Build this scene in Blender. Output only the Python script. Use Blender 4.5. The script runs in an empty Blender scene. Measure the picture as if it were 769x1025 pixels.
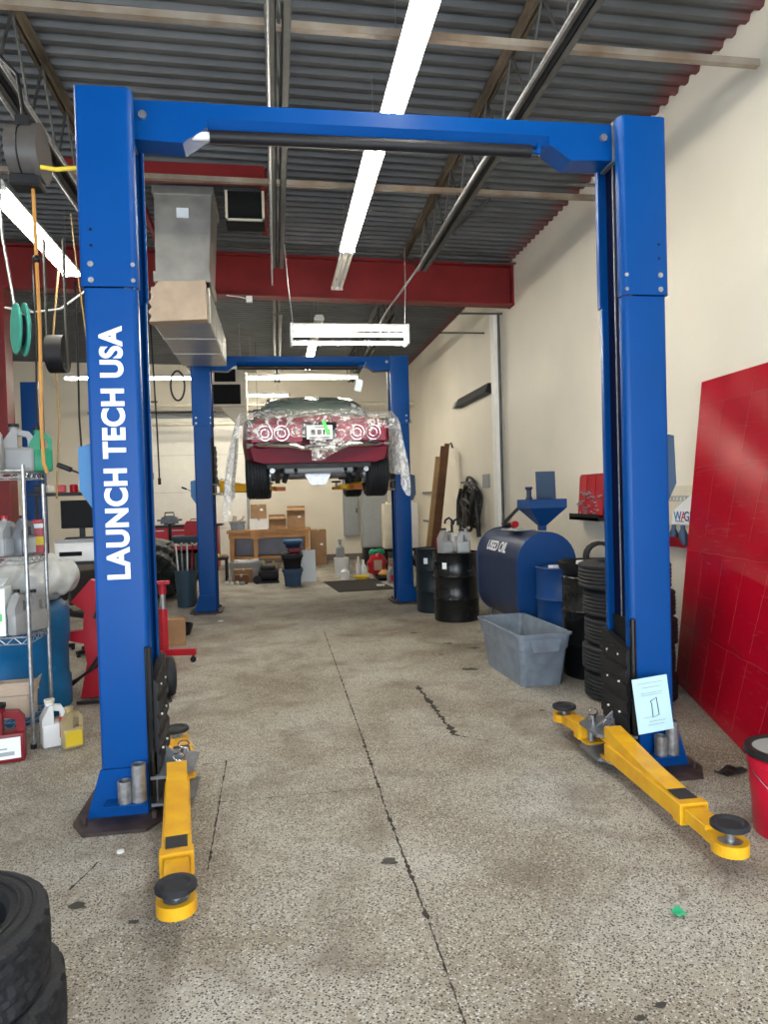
import bpy, bmesh, math, random
from mathutils import Vector, Matrix
random.seed(7)
PI = math.pi
sc = bpy.context.scene
COL = sc.collection

# ---------------------------------------------------------------- materials
def mat(name, col, rough=0.5, metal=0.0, var=0.12, scale=6.0, bump=0.0, bscale=60.0, spec=0.32, coat=0.0, col2=None, trans=0.0, alpha=1.0, rv=0.1):
    m = bpy.data.materials.new(name); m.use_nodes = True
    nt = m.node_tree; b = nt.nodes['Principled BSDF']
    tc = nt.nodes.new('ShaderNodeTexCoord')
    n = nt.nodes.new('ShaderNodeTexNoise'); n.inputs['Scale'].default_value = scale; n.inputs['Detail'].default_value = 6
    nt.links.new(tc.outputs['Object'], n.inputs['Vector'])
    r = nt.nodes.new('ShaderNodeValToRGB')
    r.color_ramp.elements[0].position = 0.35; r.color_ramp.elements[1].position = 0.65
    c2 = col2 if col2 else tuple(max(0, c * (1 - var)) for c in col)
    r.color_ramp.elements[0].color = (*c2, 1); r.color_ramp.elements[1].color = (*col, 1)
    nt.links.new(n.outputs['Fac'], r.inputs['Fac']); nt.links.new(r.outputs['Color'], b.inputs['Base Color'])
    mr = nt.nodes.new('ShaderNodeMapRange')
    mr.inputs['To Min'].default_value = max(0.02, rough - rv); mr.inputs['To Max'].default_value = min(1, rough + rv)
    nt.links.new(n.outputs['Fac'], mr.inputs['Value']); nt.links.new(mr.outputs['Result'], b.inputs['Roughness'])
    b.inputs['Metallic'].default_value = metal; b.inputs['Specular IOR Level'].default_value = spec
    b.inputs['Coat Weight'].default_value = coat; b.inputs['Coat Roughness'].default_value = 0.08
    b.inputs['Transmission Weight'].default_value = trans; b.inputs['Alpha'].default_value = alpha
    if bump:
        n2 = nt.nodes.new('ShaderNodeTexNoise'); n2.inputs['Scale'].default_value = bscale; n2.inputs['Detail'].default_value = 4
        nt.links.new(tc.outputs['Object'], n2.inputs['Vector'])
        bp = nt.nodes.new('ShaderNodeBump'); bp.inputs['Strength'].default_value = bump; bp.inputs['Distance'].default_value = 0.02
        nt.links.new(n2.outputs['Fac'], bp.inputs['Height']); nt.links.new(bp.outputs['Normal'], b.inputs['Normal'])
    return m

def emit(name, col, strength):
    m = bpy.data.materials.new(name); m.use_nodes = True
    b = m.node_tree.nodes['Principled BSDF']
    b.inputs['Base Color'].default_value = (0.9, 0.9, 0.9, 1)
    b.inputs['Emission Color'].default_value = (*col, 1); b.inputs['Emission Strength'].default_value = strength
    return m

M = {}
M['blue'] = mat('blue_enamel', (0.0004, 0.05, 0.215), 0.34, var=0.08, scale=2, spec=0.15)
M['ltblue'] = mat('steel_blue_box', (0.03, 0.15, 0.33), 0.45, var=0.1, spec=0.3)
M['tankblue'] = mat('tank_navy', (0.011, 0.025, 0.075), 0.45, var=0.3, scale=3, spec=0.4)
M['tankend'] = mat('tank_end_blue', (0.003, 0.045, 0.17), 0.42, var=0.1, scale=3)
M['drumblue'] = mat('drum_blue', (0.002, 0.04, 0.16), 0.42, var=0.2, scale=4)
M['polyblue'] = mat('poly_blue', (0.002, 0.10, 0.25), 0.45, var=0.25, scale=4)
M['yellow'] = mat('yellow_enamel', (0.7, 0.39, 0.014), 0.42, var=0.25, scale=9, col2=(0.6, 0.29, 0.012))
M['black'] = mat('black_plastic', (0.009, 0.009, 0.011), 0.5, var=0.3, scale=8, spec=0.3)
M['blackgloss'] = mat('black_gloss', (0.006, 0.007, 0.008), 0.25, var=0.3, scale=5, coat=0.1, spec=0.35)
M['drumdark'] = mat('drum_dark_teal', (0.007, 0.016, 0.024), 0.4, var=0.3, scale=4)
M['rubber'] = mat('tyre_rubber', (0.012, 0.013, 0.016), 0.6, var=0.35, scale=10, bump=0.15, bscale=120, spec=0.35)
M['pad'] = mat('pad_rubber', (0.02, 0.022, 0.027), 0.6, var=0.35, scale=20)
M['screen'] = mat('screen_black', (0.004, 0.004, 0.005), 0.55, spec=0.15)
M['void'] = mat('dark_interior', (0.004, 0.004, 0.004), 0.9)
M['greysteel'] = mat('grey_steel', (0.17, 0.18, 0.2), 0.45, 0.3, var=0.3, scale=14)
M['zinc'] = mat('zinc_steel', (0.42, 0.43, 0.44), 0.35, 0.8, var=0.35, scale=30)
M['chrome'] = mat('chrome', (0.8, 0.8, 0.82), 0.12, 1.0, var=0.05)
M['joist'] = mat('joist_paint', (0.1, 0.098, 0.09), 0.55, 0.2, var=0.4, scale=5)
M['brownjoist'] = mat('joist_rust', (0.15, 0.115, 0.075), 0.75, 0.0, scale=2.2, col2=(0.06, 0.045, 0.03))
M['rustangle'] = mat('bridging_angle', (0.3, 0.26, 0.21), 0.6, 0.1, scale=4, col2=(0.2, 0.14, 0.09))
M['redsteel'] = mat('red_steel', (0.19, 0.012, 0.012), 0.5, var=0.3, scale=2)
M['galv'] = mat('galvanised_duct', (0.42, 0.41, 0.37), 0.38, 0.55, scale=5, col2=(0.33, 0.325, 0.3))
M['card'] = mat('cardboard', (0.34, 0.2, 0.105), 0.8, var=0.2, scale=7)
M['cardlt'] = mat('cardboard_light', (0.45, 0.35, 0.26), 0.8, var=0.15, scale=7)
M['white'] = mat('white_plastic', (0.75, 0.75, 0.74), 0.4, var=0.08)
M['paperblue'] = mat('pale_blue_paper', (0.44, 0.64, 0.72), 0.6, var=0.03)
M['inner'] = mat('inner_shade_navy', (0.002, 0.004, 0.03), 0.5)
M['paper'] = mat('paper', (0.78, 0.84, 0.86), 0.6, var=0.03)
M['cream'] = mat('cream_paint', (0.62, 0.57, 0.45), 0.5, var=0.12)
M['pillar'] = mat('pillar_white', (0.85, 0.83, 0.78), 0.5, var=0.08)
M['whitepaint'] = mat('white_paint_steel', (0.72, 0.71, 0.68), 0.5, var=0.1)
M['silverbottle'] = mat('silver_bottle', (0.3, 0.3, 0.295), 0.42, 0.1, var=0.12)
M['gold'] = mat('gold_bottle', (0.42, 0.33, 0.17), 0.4, 0.2, var=0.15)
M['greenp'] = mat('green_plastic', (0.01, 0.24, 0.12), 0.4)
M['teal'] = mat('teal_paint', (0.06, 0.36, 0.28), 0.5, var=0.3)
M['red'] = mat('red_paint', (0.42, 0.012, 0.025), 0.38, var=0.15, scale=4)
M['redp'] = mat('red_plastic', (0.4, 0.008, 0.018), 0.35, var=0.2, scale=9)
M['bucketred'] = mat('bucket_red', (0.5, 0.006, 0.03), 0.35, var=0.12, scale=6)
M['maroon'] = mat('maroon_jug', (0.2, 0.01, 0.015), 0.35, var=0.2)
M['car'] = mat('car_maroon', (0.10, 0.002, 0.012), 0.45, var=0.1, spec=0.18)
M['carlens'] = mat('tail_lens', (0.2, 0.001, 0.022), 0.3, coat=0.15, spec=0.3)
M['glass'] = mat('rear_glass', (0.16, 0.2, 0.165), 0.1, var=0.1, coat=0.3)
M['under'] = mat('underbody', (0.07, 0.07, 0.068), 0.6, var=0.4, scale=5)
M['orange'] = mat('orange_rust', (0.35, 0.1, 0.03), 0.6)
M['totegrey'] = mat('tote_grey', (0.2, 0.24, 0.29), 0.45, scale=9, col2=(0.14, 0.165, 0.2))
M['toteblue'] = mat('tote_blue_grey', (0.035, 0.07, 0.13), 0.45, var=0.15)
M['bincan'] = mat('trash_can_blue', (0.03, 0.06, 0.09), 0.5, var=0.15)
M['wood'] = mat('bench_wood', (0.4, 0.21, 0.085), 0.65, var=0.3, scale=4)
M['plank'] = mat('plank_wood', (0.17, 0.075, 0.03), 0.65, var=0.4, scale=4)
M['planklt'] = mat('plank_light', (0.42, 0.26, 0.12), 0.65, var=0.3, scale=4)
M['greypanel'] = mat('grey_panel', (0.3, 0.31, 0.31), 0.5, var=0.08)
M['bluepanel'] = mat('blue_grey_board', (0.4, 0.45, 0.55), 0.6, var=0.12)
M['tarp'] = mat('dark_tarp', (0.022, 0.026, 0.026), 0.5, var=0.4, scale=5, bump=0.6, bscale=9)
M['hoseorange'] = mat('orange_hose', (0.52, 0.24, 0.05), 0.5)
M['reelgrey'] = mat('reel_taupe', (0.075, 0.068, 0.062), 0.45, var=0.15)
M['cord'] = mat('black_cord', (0.012, 0.012, 0.012), 0.5)
M['cordy'] = mat('tan_cord', (0.33, 0.22, 0.09), 0.5)
M['cordw'] = mat('white_cord', (0.6, 0.6, 0.57), 0.5)
M['cordr'] = mat('red_cord', (0.6, 0.05, 0.02), 0.5)
M['wheelie'] = mat('hub_grey', (0.12, 0.13, 0.14), 0.4, 0.3)
M['crack'] = mat('crack_dirt', (0.05, 0.045, 0.038), 0.9, var=0.4, scale=20)
M['oilspot'] = mat('oil_spot', (0.06, 0.055, 0.045), 0.6, var=0.4, scale=9)
M['plate'] = mat('base_plate_steel', (0.035, 0.028, 0.028), 0.5, 0.2, scale=12, col2=(0.07, 0.045, 0.04))
M['letter'] = mat('white_vinyl', (0.8, 0.82, 0.84), 0.35, var=0.05, scale=20)
M['printblack'] = mat('print_black', (0.02, 0.02, 0.02), 0.6)
M['printgrey'] = mat('print_grey', (0.35, 0.37, 0.38), 0.6)
M['printred'] = mat('print_red', (0.6, 0.02, 0.03), 0.5)
M['printblue'] = mat('print_blue', (0.01, 0.1, 0.3), 0.5)
M['printgreen'] = mat('print_green', (0.1, 0.5, 0.12), 0.5)
M['tube'] = emit('fluorescent_tube', (1.0, 0.95, 0.84), 28.0); M['tubeb'] = emit('fluorescent_tube_strong', (1.0, 0.94, 0.8), 48.0)  # second tube emission set stronger to brighten the back of the shop
M['tubeoff'] = mat('tube_off', (0.55, 0.52, 0.45), 0.3)
M['yelbox'] = mat('yellow_print', (0.7, 0.5, 0.03), 0.5)
M['leafgreen'] = mat('green_scrap', (0.02, 0.4, 0.18), 0.5)
M['bagmat'] = mat('white_bag', (0.55, 0.57, 0.56), 0.4, var=0.3, scale=7, bump=1.0, bscale=11)

def plastic_mat(lo=0.05, hi=0.5):
    m = bpy.data.materials.new('plastic_film'); m.use_nodes = True; nt = m.node_tree
    for n in list(nt.nodes): nt.nodes.remove(n)
    out = nt.nodes.new('ShaderNodeOutputMaterial'); mix = nt.nodes.new('ShaderNodeMixShader')
    tr = nt.nodes.new('ShaderNodeBsdfTransparent'); tr.inputs[0].default_value = (0.97, 0.97, 0.97, 1)
    p = nt.nodes.new('ShaderNodeBsdfPrincipled'); p.inputs['Base Color'].default_value = (0.85, 0.86, 0.86, 1); p.inputs['Roughness'].default_value = 0.16
    tc = nt.nodes.new('ShaderNodeTexCoord'); n = nt.nodes.new('ShaderNodeTexNoise'); n.inputs['Scale'].default_value = 9; n.inputs['Detail'].default_value = 5
    n.inputs['Distortion'].default_value = 1.6
    nt.links.new(tc.outputs['Object'], n.inputs['Vector'])
    r = nt.nodes.new('ShaderNodeValToRGB'); r.color_ramp.elements[0].position = 0.45; r.color_ramp.elements[1].position = 0.66
    r.color_ramp.elements[0].color = (lo, lo, lo, 1); r.color_ramp.elements[1].color = (hi, hi, hi, 1)
    nt.links.new(n.outputs['Fac'], r.inputs['Fac']); nt.links.new(r.outputs['Color'], mix.inputs['Fac'])
    bp = nt.nodes.new('ShaderNodeBump'); bp.inputs['Strength'].default_value = 0.8; bp.inputs['Distance'].default_value = 0.04
    nt.links.new(n.outputs['Fac'], bp.inputs['Height']); nt.links.new(bp.outputs['Normal'], p.inputs['Normal'])
    nt.links.new(tr.outputs[0], mix.inputs[1]); nt.links.new(p.outputs[0], mix.inputs[2]); nt.links.new(mix.outputs[0], out.inputs[0])
    return m
M['film'] = plastic_mat(); M['filmfold'] = plastic_mat(0.35, 0.85)

# ---------------------------------------------------------------- mesh builder
class MB:
    def __init__(s): s.bm = bmesh.new()
    def box(s, x0, x1, y0, y1, z0, z1, bev=0.0, seg=1):
        vs = [s.bm.verts.new((x, y, z)) for x in (x0, x1) for y in (y0, y1) for z in (z0, z1)]
        fs = [s.bm.faces.new([vs[i] for i in q]) for q in ((0, 1, 3, 2), (4, 6, 7, 5), (0, 4, 5, 1), (2, 3, 7, 6), (0, 2, 6, 4), (1, 5, 7, 3))]
        if bev:
            es = list({e for f in fs for e in f.edges})
            bmesh.ops.bevel(s.bm, geom=es, offset=bev, segments=seg, affect='EDGES', profile=0.5)
        return s
    def rbox(s, c, size, rz=0, rx=0, ry=0, bev=0.0):
        t = MB(); a, b, d = (v / 2 for v in size); t.box(-a, a, -b, b, -d, d, bev)
        m = Matrix.Translation(c) @ Matrix.Rotation(rz, 4, 'Z') @ Matrix.Rotation(ry, 4, 'Y') @ Matrix.Rotation(rx, 4, 'X')
        return s.add(t, m)
    def add(s, t, m=None):
        if m: bmesh.ops.transform(t.bm, matrix=m, verts=t.bm.verts)
        me = bpy.data.meshes.new('tmp'); t.bm.to_mesh(me); t.bm.free(); s.bm.from_mesh(me); bpy.data.meshes.remove(me); return s
    def ring(s, c, u, v, r, n, ph=0): return [s.bm.verts.new(c + u * (r * math.cos(2 * PI * i / n + ph)) + v * (r * math.sin(2 * PI * i / n + ph))) for i in range(n)]
    def skin(s, rings, cap0=True, cap1=True, closed=False):
        n = len(rings[0])
        seq = list(zip(rings, rings[1:])) + ([(rings[-1], rings[0])] if closed else [])
        for a, b in seq:
            for i in range(n):
                j = (i + 1) % n
                try: s.bm.faces.new((a[i], a[j], b[j], b[i]))
                except ValueError: pass
        if cap0 and not closed: s.bm.faces.new(list(reversed(rings[0])))
        if cap1 and not closed: s.bm.faces.new(rings[-1])
        return s
    def cyl(s, p0, p1, r, r2=None, n=16):
        p0 = Vector(p0); p1 = Vector(p1); d = (p1 - p0).normalized(); u = d.orthogonal().normalized(); v = d.cross(u)
        return s.skin([s.ring(p0, u, v, r, n), s.ring(p1, u, v, r if r2 is None else r2, n)])
    def tube(s, pts, r, n=8, closed=False):
        pts = [Vector(p) for p in pts]; rings = []; u = None
        for i, p in enumerate(pts):
            if closed: d = pts[(i + 1) % len(pts)] - pts[i - 1]
            else: d = pts[min(i + 1, len(pts) - 1)] - pts[max(i - 1, 0)]
            d.normalize()
            u = d.orthogonal().normalized() if u is None else (u - d * u.dot(d)).normalized()
            rings.append(s.ring(p, u, d.cross(u), r, n))
        return s.skin(rings, closed=closed)
    def lathe(s, prof, n=32, c=(0, 0, 0), rf=None, closed=False, cap=True):
        c = Vector(c); rings = []
        for k, (r, z) in enumerate(prof):
            ring = []
            for i in range(n):
                a = 2 * PI * i / n; rr = r + (rf(k, i) if rf else 0)
                ring.append(s.bm.verts.new(c + Vector((rr * math.cos(a), rr * math.sin(a), z))))
            rings.append(ring)
        return s.skin(rings, cap0=cap, cap1=cap, closed=closed)
    def prism(s, poly, d0, d1, ax='y'):
        f = {'y': lambda a, b, d: (a, d, b), 'x': lambda a, b, d: (d, a, b), 'z': lambda a, b, d: (a, b, d)}[ax]
        A = [s.bm.verts.new(f(a, b, d0)) for a, b in poly]; B = [s.bm.verts.new(f(a, b, d1)) for a, b in poly]
        return s.skin([A, B])
    def grid(s, fn, nu, nv):
        g = [[s.bm.verts.new(fn(i / nu, j / nv)) for j in range(nv + 1)] for i in range(nu + 1)]
        for i in range(nu):
            for j in range(nv): s.bm.faces.new((g[i][j], g[i + 1][j], g[i + 1][j + 1], g[i][j + 1]))
        return s
    def sheet(s, fn, nu, nv, th):
        t = MB().grid(fn, nu, nv); bmesh.ops.recalc_face_normals(t.bm, faces=t.bm.faces)
        bmesh.ops.solidify(t.bm, geom=t.bm.faces[:], thickness=th); return s.add(t)
    def ball(s, c, r, sc_=(1, 1, 1), n=14):
        t = MB(); bmesh.ops.create_uvsphere(t.bm, u_segments=n, v_segments=max(6, n // 2), radius=r)
        return s.add(t, Matrix.Translation(c) @ Matrix.Diagonal((*sc_, 1)))
    def mv(s, m): bmesh.ops.transform(s.bm, matrix=m, verts=s.bm.verts); return s
    def at(s, x, y, z): return s.mv(Matrix.Translation((x, y, z)))

def obj(name, mb, m, parent=None, label=None, ang=35, split=False):
    bm = mb.bm
    if split:
        left = set(bm.verts); out = None
        while left:
            stack = [next(iter(left))]; isl = set(stack)
            while stack:
                v = stack.pop()
                for e in v.link_edges:
                    o = e.other_vert(v)
                    if o not in isl: isl.add(o); stack.append(o)
            left -= isl; mp = {}; t = MB()
            for v in isl: mp[v] = t.bm.verts.new(v.co)
            for f in {f for v in isl for f in v.link_faces}: t.bm.faces.new([mp[v] for v in f.verts])
            out = obj(name, t, m, parent, label, ang)
        bm.free(); return out
    bmesh.ops.recalc_face_normals(bm, faces=bm.faces)
    for f in bm.faces: f.smooth = True
    for e in bm.edges:
        if len(e.link_faces) == 2 and e.calc_face_angle(0) > math.radians(ang): e.smooth = False
    me = bpy.data.meshes.new(name); bm.to_mesh(me); bm.free()
    me.materials.append(M[m] if isinstance(m, str) else m)
    o = bpy.data.objects.new(name, me); COL.objects.link(o)
    if parent: o.parent = parent
    if label: o['label'] = label
    return o
def tagit(o, label, cat, group=None):
    o['label'] = label; o['category'] = cat
    if group: o['group'] = group
    return o
def thing(name, label, cat, loc=(0, 0, 0), rz=0.0, group=None):
    o = bpy.data.objects.new(name, None); COL.objects.link(o); o.empty_display_size = 0.1
    o.location = loc; o.rotation_euler = (0, 0, rz); return tagit(o, label, cat, group)
def one(name, mb, m, label, cat, loc=(0, 0, 0), rz=0.0, group=None, rx=0.0, ry=0.0, ang=35):
    o = obj(name, mb, m, ang=ang); o.location = loc; o.rotation_euler = (rx, ry, rz); return tagit(o, label, cat, group)
def struct(name, mb, m, parent=None, label=None):
    o = obj(name, mb, m, parent); o['kind'] = 'structure'
    if label: o['label'] = label
    return o
def kids(o): return [c for c in bpy.data.objects if c.parent == o]
def dup(o, loc=None, rz=None, label=None, group=None, parent=None):
    c = o.copy(); COL.objects.link(c)
    if parent: c.parent = parent
    if loc is not None: c.location = loc
    if rz is not None: c.rotation_euler = (o.rotation_euler.x, o.rotation_euler.y, rz)
    if label: c['label'] = label
    if group: c['group'] = group
    for k in kids(o): dup(k, parent=c)
    return c
def text(name, body, size, m, mtx, parent=None, bold=0.0, ext=0.0006, align='CENTER', sx=1.0, spc=1.0):
    cu = bpy.data.curves.new(name, 'FONT'); cu.body = body; cu.size = size; cu.offset = bold; cu.extrude = ext; cu.space_character = spc
    cu.align_x = align; cu.align_y = 'CENTER'
    o = bpy.data.objects.new(name + '_src', cu); COL.objects.link(o)
    bpy.context.view_layer.update()
    me = bpy.data.meshes.new_from_object(o.evaluated_get(bpy.context.evaluated_depsgraph_get()))
    bpy.data.objects.remove(o); bpy.data.curves.remove(cu)
    me.transform(mtx @ Matrix.Diagonal((sx, 1, 1, 1)))
    me.materials.clear(); me.materials.append(M[m])
    t = bpy.data.objects.new(name, me); COL.objects.link(t)
    if parent: t.parent = parent
    return t
def basis(o, xd, yd):
    """matrix putting a text's x along xd and y along yd, at o"""
    xd = Vector(xd).normalized(); yd = Vector(yd).normalized(); zd = xd.cross(yd)
    return Matrix(((xd.x, yd.x, zd.x, o[0]), (xd.y, yd.y, zd.y, o[1]), (xd.z, yd.z, zd.z, o[2]), (0, 0, 0, 1)))
JOINTS = [([(.52, 8.6), (.52, 4.8)], .006), ([(.52, 4.8), (.51, 3.6)], .009), ([(.51, 3.6), (.52, 2.6)], .009), ([(.52, 2.6), (.52, 1.2)], .004), ([(-.36, 4.5), (-.35, 3.15)], .006), ([(-.36, 3.88), (.51, 3.875)], .004), ([(1.13, 5.9), (1.14, 4.6)], .024), ([(1.14, 4.62), (1.36, 4.42)], .008), ([(-.5, 4.46), (-.33, 4.46)], .005), ([(-.85, 3.35), (-.92, 3.1)], .006)]
# ================================================================ THE ROOM
WX = 3.45; YB = 18.4; XL = -7.5; Y0 = -1.7
def deck_z(x): return 4.945 + (WX - x) * 0.021

def floor_mat():
    m = bpy.data.materials.new('speckled_concrete'); m.use_nodes = True; nt = m.node_tree; b = nt.nodes['Principled BSDF']
    L = nt.links.new; tc = nt.nodes.new('ShaderNodeTexCoord')
    def noise(s, d=6, dist=0.0):
        n = nt.nodes.new('ShaderNodeTexNoise'); n.inputs['Scale'].default_value = s; n.inputs['Detail'].default_value = d; n.inputs['Distortion'].default_value = dist
        L(tc.outputs['Object'], n.inputs['Vector']); return n.outputs['Fac']
    def ramp(f, stops):
        r = nt.nodes.new('ShaderNodeValToRGB'); e = r.color_ramp.elements
        while len(e) < len(stops): e.new(0.5)
        for el, (p, c) in zip(e, stops): el.position = p; el.color = (*c, 1)
        L(f, r.inputs['Fac']); return r.outputs['Color']
    def mix(f, a, c2, typ='MIX'):
        x = nt.nodes.new('ShaderNodeMix'); x.data_type = 'RGBA'; x.blend_type = typ
        if isinstance(f, float): x.inputs[0].default_value = f
        else: L(f, x.inputs[0])
        L(a, x.inputs[6])
        if isinstance(c2, tuple): x.inputs[7].default_value = (*c2, 1)
        else: L(c2, x.inputs[7])
        return x.outputs[2]
    base = ramp(noise(0.9, 8, 0.6), [(0.3, (0.21, 0.168, 0.115)), (0.5, (0.34, 0.308, 0.25)), (0.7, (0.44, 0.425, 0.38))])
    def vor(s, thr0, thr1):
        v = nt.nodes.new('ShaderNodeTexVoronoi'); v.inputs['Scale'].default_value = s; L(tc.outputs['Object'], v.inputs['Vector'])
        return ramp(v.outputs['Distance'], [(thr0, (1, 1, 1)), (thr1, (0, 0, 0))]), v
    f1, _ = vor(84, 0.29, 0.36); f2, _ = vor(135, 0.25, 0.33); f3, _ = vor(70, 0.26, 0.36)
    c = mix(f3, base, (0.52, 0.5, 0.46))
    c = mix(f1, c, (0.03, 0.027, 0.025)); c = mix(f2, c, (0.1, 0.085, 0.07))
    stain = ramp(noise(1.7, 5, 1.2), [(0.5, (0, 0, 0)), (0.7, (0.62, 0.62, 0.62))])
    c = mix(stain, c, (0.11, 0.083, 0.055))
    st2 = ramp(noise(6.5, 6, 2.0), [(0.55, (0, 0, 0)), (0.72, (0.6, 0.6, 0.6))]); c = mix(st2, c, (0.15, 0.12, 0.085))
    L(c, b.inputs['Base Color'])
    rr = ramp(noise(2.5, 6), [(0.3, (0.45,) * 3), (0.7, (0.75,) * 3)]); L(rr, b.inputs['Roughness'])
    bp = nt.nodes.new('ShaderNodeBump'); bp.inputs['Strength'].default_value = 0.25; bp.inputs['Distance'].default_value = 0.01
    L(noise(60, 4), bp.inputs['Height']); L(bp.outputs['Normal'], b.inputs['Normal'])
    return m
M['floor'] = floor_mat()
M['wallR'] = mat('wall_cream_paint', (0.74, 0.69, 0.585), 0.6, var=0.06, scale=1.2, bump=0.1, bscale=8)
M['wallB'] = mat('wall_back_paint', (0.72, 0.655, 0.53), 0.65, var=0.08, scale=1.0)

def deck_mat():
    m = mat('steel_deck', (0.22, 0.225, 0.228), 0.5, 0.25, var=0.3, scale=1.5)
    nt = m.node_tree; b = nt.nodes['Principled BSDF']; L = nt.links.new
    src = b.inputs['Base Color'].links[0].from_socket
    tc = nt.nodes.new('ShaderNodeTexCoord'); sep = nt.nodes.new('ShaderNodeSeparateXYZ'); L(tc.outputs['Object'], sep.inputs[0])
    n = nt.nodes.new('ShaderNodeTexNoise'); n.inputs['Scale'].default_value = 3.0; L(tc.outputs['Object'], n.inputs['Vector'])
    ad = nt.nodes.new('ShaderNodeMath'); ad.operation = 'MULTIPLY_ADD'; ad.inputs[1].default_value = 0.3; L(n.outputs['Fac'], ad.inputs[0]); L(sep.outputs['X'], ad.inputs[2])
    mr = nt.nodes.new('ShaderNodeMapRange'); mr.inputs['From Min'].default_value = 3.38; mr.inputs['From Max'].default_value = 3.56; mr.inputs['To Max'].default_value = 0.6
    L(ad.outputs[0], mr.inputs['Value'])
    x = nt.nodes.new('ShaderNodeMix'); x.data_type = 'RGBA'; L(mr.outputs['Result'], x.inputs[0]); L(src, x.inputs[6]); x.inputs[7].default_value = (0.32, 0.06, 0.05, 1)
    L(x.outputs[2], b.inputs['Base Color'])
    return m
M['deck'] = deck_mat()

struct('floor', MB().box(XL, WX, Y0, YB, -0.12, 0.0), 'floor')
struct('wall_right', MB().box(WX, WX + 0.2, Y0, YB, 0, 5.3), 'wallR')
struct('wall_left', MB().box(XL - 0.2, XL, Y0, YB, 0, 5.4), 'wallR')
struct('wall_back', MB().box(XL, WX, YB, YB + 0.2, 0, 5.4), 'wallB')
fw = MB(); fw.box(XL, WX, Y0 - 0.2, Y0, 3.3, 5.4); fw.box(3.05, WX, Y0 - 0.2, Y0, 0, 3.3); fw.box(-2.9, -2.2, Y0 - 0.2, Y0, 0, 3.3); fw.box(XL, -7.0, Y0 - 0.2, Y0, 0, 3.3)
struct('wall_front', fw, 'wallR')
# corrugated steel deck, ribs across the bay
ys = []; y = Y0; P = 0.152
while y < YB:
    ys += [(y, 0.0), (y + 0.045, 0.0), (y + 0.062, 0.042), (y + P - 0.017, 0.042)]; y += P
ys = [(min(a, YB), z) for a, z in ys]
dk = MB()
vrow = [[dk.bm.verts.new((x, a, deck_z(x) + z)) for a, z in ys] for x in (XL, -3.5, 0, WX)]
for r0, r1 in zip(vrow, vrow[1:]):
    for i in range(len(ys) - 1): dk.bm.faces.new((r0[i], r0[i + 1], r1[i + 1], r1[i]))
bmesh.ops.solidify(dk.bm, geom=dk.bm.faces[:], thickness=0.003)
dk.box(XL - .2, WX + .2, Y0 - .2, YB + .2, 5.42, 5.5)
struct('ceiling', dk, 'deck')
# skirting at the back wall, roll door leaf in the back wall
struct('baseboard_back', MB().box(XL, WX, YB - 0.03, YB, 0.0, 0.16), mat('vinyl_base', (0.16, 0.14, 0.12), 0.6))
d1 = struct('door_1', MB().box(-3.1, -0.75, YB - 0.05, YB, 0.0, 3.72), mat('door_panel', (0.78, 0.75, 0.67), 0.5, var=0.05))
fr = MB(); fr.box(-3.17, -3.1, YB - 0.09, YB, 0, 3.8); fr.box(-0.75, -0.68, YB - 0.09, YB, 0, 3.8); fr.box(-3.17, -0.68, YB - 0.09, YB, 3.72, 3.8)
struct('door_frame', fr, 'greypanel', d1)
for z in (0.93, 1.86, 2.79): struct('door_seam', MB().box(-3.1, -0.75, YB - 0.056, YB - 0.049, z, z + 0.008), 'printgrey', d1)

# floor joints and cracks (dirt filled)
def joint(pts, w, z=0.002):
    mb = MB(); random.seed(int(pts[0][0] * 1000) + 3); n = 0
    L_, R_ = [], []
    for (x0, y0), (x1, y1) in zip(pts, pts[1:]):
        d = Vector((x1 - x0, y1 - y0)); k = max(2, int(d.length / 0.022)); p = Vector((-d.y, d.x)).normalized()
        for i in range(k):
            q = Vector((x0, y0)) + d * (i / k); ww = w * random.choice((.25, .3, .4, .55, .8, 1.3)); o = random.uniform(-0.4, 0.4) * w
            L_.append((q.x + p.x * (o + ww), q.y + p.y * (o + ww))); R_.append((q.x + p.x * (o - ww), q.y + p.y * (o - ww)))
    for i in range(len(L_) - 1):
        mb.bm.faces.new([mb.bm.verts.new((*v, z)) for v in (L_[i], L_[i + 1], R_[i + 1], R_[i])])
    return mb
for pts, w in JOINTS: struct('floor_joint', joint(pts, w), 'crack')

# steel columns of the building, pillar on the right wall
struct('trim_1', MB().box(3.33, WX, 10.42, 10.62, 0, 4.36, 0.01), 'pillar', label='white painted steel pillar against the right wall under the red girder')
struct('conduit', MB().cyl((3.38, 10.33, 0.3), (3.38, 10.33, 4.3), 0.022), 'joist')

# ================================================================ ROOF STEEL
g = thing('steel_girder', 'deep red painted steel girder crossing the bay under the roof deck', 'beam', (0, 9.9, 0))
def slop(x): return -0.021 * x
def gird(z0, z1, y0, y1):
    m = MB(); m.prism([(XL, z0 + slop(XL)), (WX, z0 + slop(WX)), (WX, z1 + slop(WX)), (XL, z1 + slop(XL))], y0 - 9.9, y1 - 9.9); return m
obj('web', gird(4.4, 4.93, 9.89, 9.91), 'redsteel', g)
obj('bottom_flange', gird(4.38, 4.405, 9.79, 10.01), 'redsteel', g)
obj('top_flange', gird(4.925, 4.95, 9.79, 10.01), 'redsteel', g)
obj('end_plate', MB().box(3.42, 3.45, -0.1, 0.1, 4.3, 4.9), 'redsteel', g)
rc = thing('steel_column', 'red steel building column at the left carrying the girder', 'column', (-3.55, 9.9, 0))
obj('web', MB().box(-0.15, 0.15, -0.01, 0.01, 0, 4.44), 'redsteel', rc)
for sx in (-1, 1): obj('flange', MB().box(sx * 0.15 - 0.012, sx * 0.15 + 0.012, -0.13, 0.13, 0, 4.44), 'redsteel', rc)
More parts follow.
